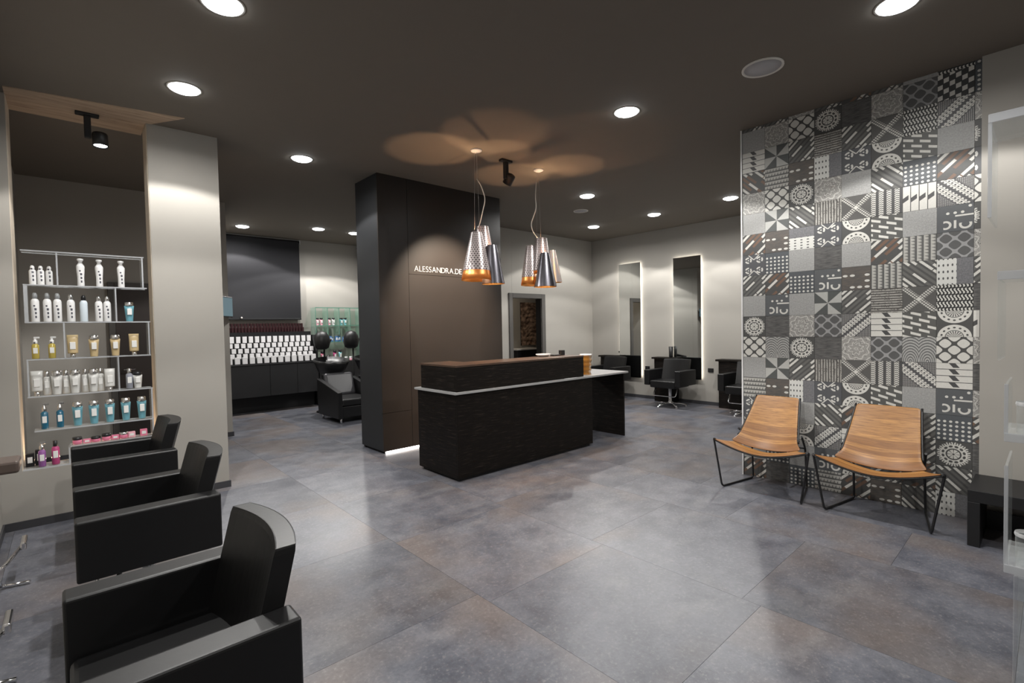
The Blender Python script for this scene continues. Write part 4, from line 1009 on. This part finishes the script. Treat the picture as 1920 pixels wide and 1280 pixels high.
# TV at the end of the middle wall
tv = thing('wall_television', 'small lit blue screen on the end of the wall behind the pillar', 'television', (1.60, 7.52, 1.80), 0)
mm = RZ(math.radians(-36))
obj('casing', B(-0.02, 0.02, -0.20, 0.20, -0.14, 0.14, 0.006, mtx=None), M['black'], tv).matrix_local = mm
o = obj('screen', B(0.0205, 0.022, -0.19, 0.19, -0.125, 0.125), M['tv'], tv); o.matrix_local = mm
bm = NB(); tube(bm, [(0, 0, 0), (0.02, 0.225, 0)], 0.012, 8); obj('bracket', bm, M['black'], tv)

# wash units
def wash(label, loc):
    t = thing('wash_chair', label, 'wash unit', loc, 0, 'hair wash units')
    for x in (0.0, 0.585):
        bm = NB(); prism(bm, [(0.0, 0.08), (0.80, 0.08), (0.84, 0.36), (0.84, 0.66), (0.0, 0.49)], 'x', x, x + 0.075); bmesh.ops.bevel(bm, geom=bm.edges[:], offset=0.008, segments=2, affect='EDGES', profile=0.5); obj('armrest', bm, M['leather'], t)
    obj('seat', B(0.077, 0.583, 0.01, 0.62, 0.27, 0.375, 0.02), M['leather'], t)
    obj('footboard', B(0.077, 0.583, 0.03, 0.60, 0.09, 0.26, 0.01), M['leather'], t)
    bm = NB(); box(bm, 0.082, 0.578, 0.0, 0.07, 0.0, 0.40, 0.045, 4); bmesh.ops.transform(bm, matrix=T(0, 0.60, 0.375) @ RX(-0.35), verts=bm.verts); bkr = obj('backrest', bm, mat('leather painted sheen', (0.06, 0.06, 0.065), 0.35), t)  # grey base colour imitates light reflected off the black leather
    # basin: shell bowl
    bm = NB(); R_ = []
    for k, (s, z) in enumerate(((0.30, 0.68), (0.75, 0.74), (1.0, 0.90), (1.05, 0.95), (0.98, 0.955), (0.85, 0.86), (0.3, 0.78))):
        R_.append([bm.verts.new((0.33 + 0.29 * s * math.cos(a) , 1.02 + 0.26 * s * math.sin(a), z + (0.04 * math.sin(a) if k > 1 else 0))) for a in [2 * PI * i / 20 for i in range(20)]])
    for a, b_ in zip(R_, R_[1:]):
        for i in range(20): bm.faces.new((a[i], a[(i + 1) % 20], b_[(i + 1) % 20], b_[i])).smooth = True
    bm.faces.new(R_[0][::-1]); bm.faces.new(R_[-1]); bs = obj('basin', bm, M['blackmetal'], t)
    bm = NB(); tube(bm, rounded([(0.33, 1.22, 0.93), (0.33, 1.22, 1.02), (0.33, 1.10, 1.0)], 0.03), 0.010, 8); obj('tap', bm, M['chrome'], bs)
    obj('pedestal', B(0.20, 0.46, 0.92, 1.16, 0.001, 0.70, 0.02), M['black'], t)
    for x in (0.06, 0.60):
        for y in (0.04, 0.76):
            bm = NB(); lathe(bm, [(0.016, 0.0005), (0.016, 0.09)], 12, T(x, y, 0)); obj('leg', bm, M['chrome'], t)
    bm = NB(); bmesh.ops.create_uvsphere(bm, u_segments=20, v_segments=12, radius=1.0); bmesh.ops.transform(bm, matrix=T(0.21, 1.16, 1.275) @ Matrix.Diagonal((0.135, 0.12, 0.155, 1)), verts=bm.verts)
    return t, bm
w1, hb = wash('black leather hair wash chair with basin, fully seen beside the partition', (3.07, 7.40, 0))
w2 = dup(w1, (3.80, 7.40, 0), 'black leather hair wash chair mostly hidden behind the partition')
hb.free()
def hood(x, label):
    t = thing('hair_dryer_hood', label, 'dryer hood', (x, 8.72, 0), 0, 'black dryer hoods behind the basins')
    bm = NB(); lathe(bm, [(0.07, 1.12), (0.115, 1.15), (0.14, 1.24), (0.13, 1.34), (0.085, 1.42), (0.001, 1.45)], 20); obj('hood', bm, M['black'], t)
    bm = NB(); lathe(bm, [(0.015, 0.03), (0.015, 1.16)], 10, T(0.06, 0.06, 0)); obj('stand', bm, M['black'], t)
    bm = NB(); lathe(bm, [(0.16, 0.0005), (0.16, 0.02), (0.03, 0.035)], 20, T(0.06, 0.06, 0)); obj('base', bm, M['black'], t)
    bm = NB(); tube(bm, [(0.06, 0.06, 1.2), (0.13, 0.03, 1.24), (0.15, 0.0, 1.30)], 0.03, 8); obj('control_box', bm, M['black'], t)
hood(3.36, 'black dryer hood on a stand in front of the glass shelf, nearer the colour rack')
hood(3.90, 'black dryer hood on a stand close to the partition edge')

# ================================================================ ACRYLIC DISPLAY AT THE RIGHT EDGE
ad = thing('acrylic_display', 'clear acrylic product display at the frame edge beside the grey wall', 'display', (2.40, 0.14, 0))
def ab(x0, x1, y0, y1, z0, z1, edge=False, nm=None): return obj(nm or ('polished_edge' if edge else 'shelf_board'), B(x0, x1, y0, y1, z0, z1, 0.002 if edge else 0), M['acrylicedge'] if edge else M['acrylic'], ad)
for z, y in ((2.13, 0.022), (1.585, -0.004), (1.025, -0.024), (0.565, -0.026)):
    ab(0.004, 0.30, y - 0.60, y, z, z + 0.018); ab(0.0, 0.0035, y - 0.60, y, z - 0.004, z + 0.026, True)
ab(0.012, 0.30, 0.014, 0.021, 1.80, 2.128, nm='end_panel'); ab(0.008, 0.0115, 0.012, 0.023, 1.80, 2.128, True)
ab(0.012, 0.30, -0.012, -0.005, 1.30, 1.583, nm='end_panel')
ab(0.012, 0.30, -0.032, -0.025, 1.045, 1.22, nm='end_panel'); ab(0.008, 0.0115, -0.034, -0.023, 1.045, 1.22, True)
ab(0.012, 0.30, -0.034, -0.027, 0.585, 0.935, nm='end_panel'); ab(0.008, 0.0115, -0.036, -0.025, 0.585, 0.935, True)
obj('base', B(0.02, 0.30, -0.62, -0.05, 0.001, 0.55, 0.004), M['acrylic'], ad)
obj('upright', B(0.0, 0.31, -0.64, -0.622, 0.001, 2.16, 0.002), M['acrylic'], ad)
obj('front_plate', B(0.010, 0.018, -0.60, -0.062, 0.02, 0.55), M['acrylic'], ad)
for z, l in ((0.584, 'clear jar with white rim on the lowest board of the acrylic display'), (1.044, 'clear jar with white rim on the middle board of the acrylic display')):
    j = thing('jar', l, 'jar', (2.47, 0.055, z), 0, 'jars on the acrylic display')
    bm = NB(); lathe(bm, [(0.03, 0), (0.034, 0.004), (0.034, 0.10)], 18); obj('body', bm, M['acrylic'], j)
    bm = NB(); lathe(bm, [(0.035, 0.098), (0.037, 0.105), (0.035, 0.112)], 18, cap=False); obj('rim', bm, M['white'], j)
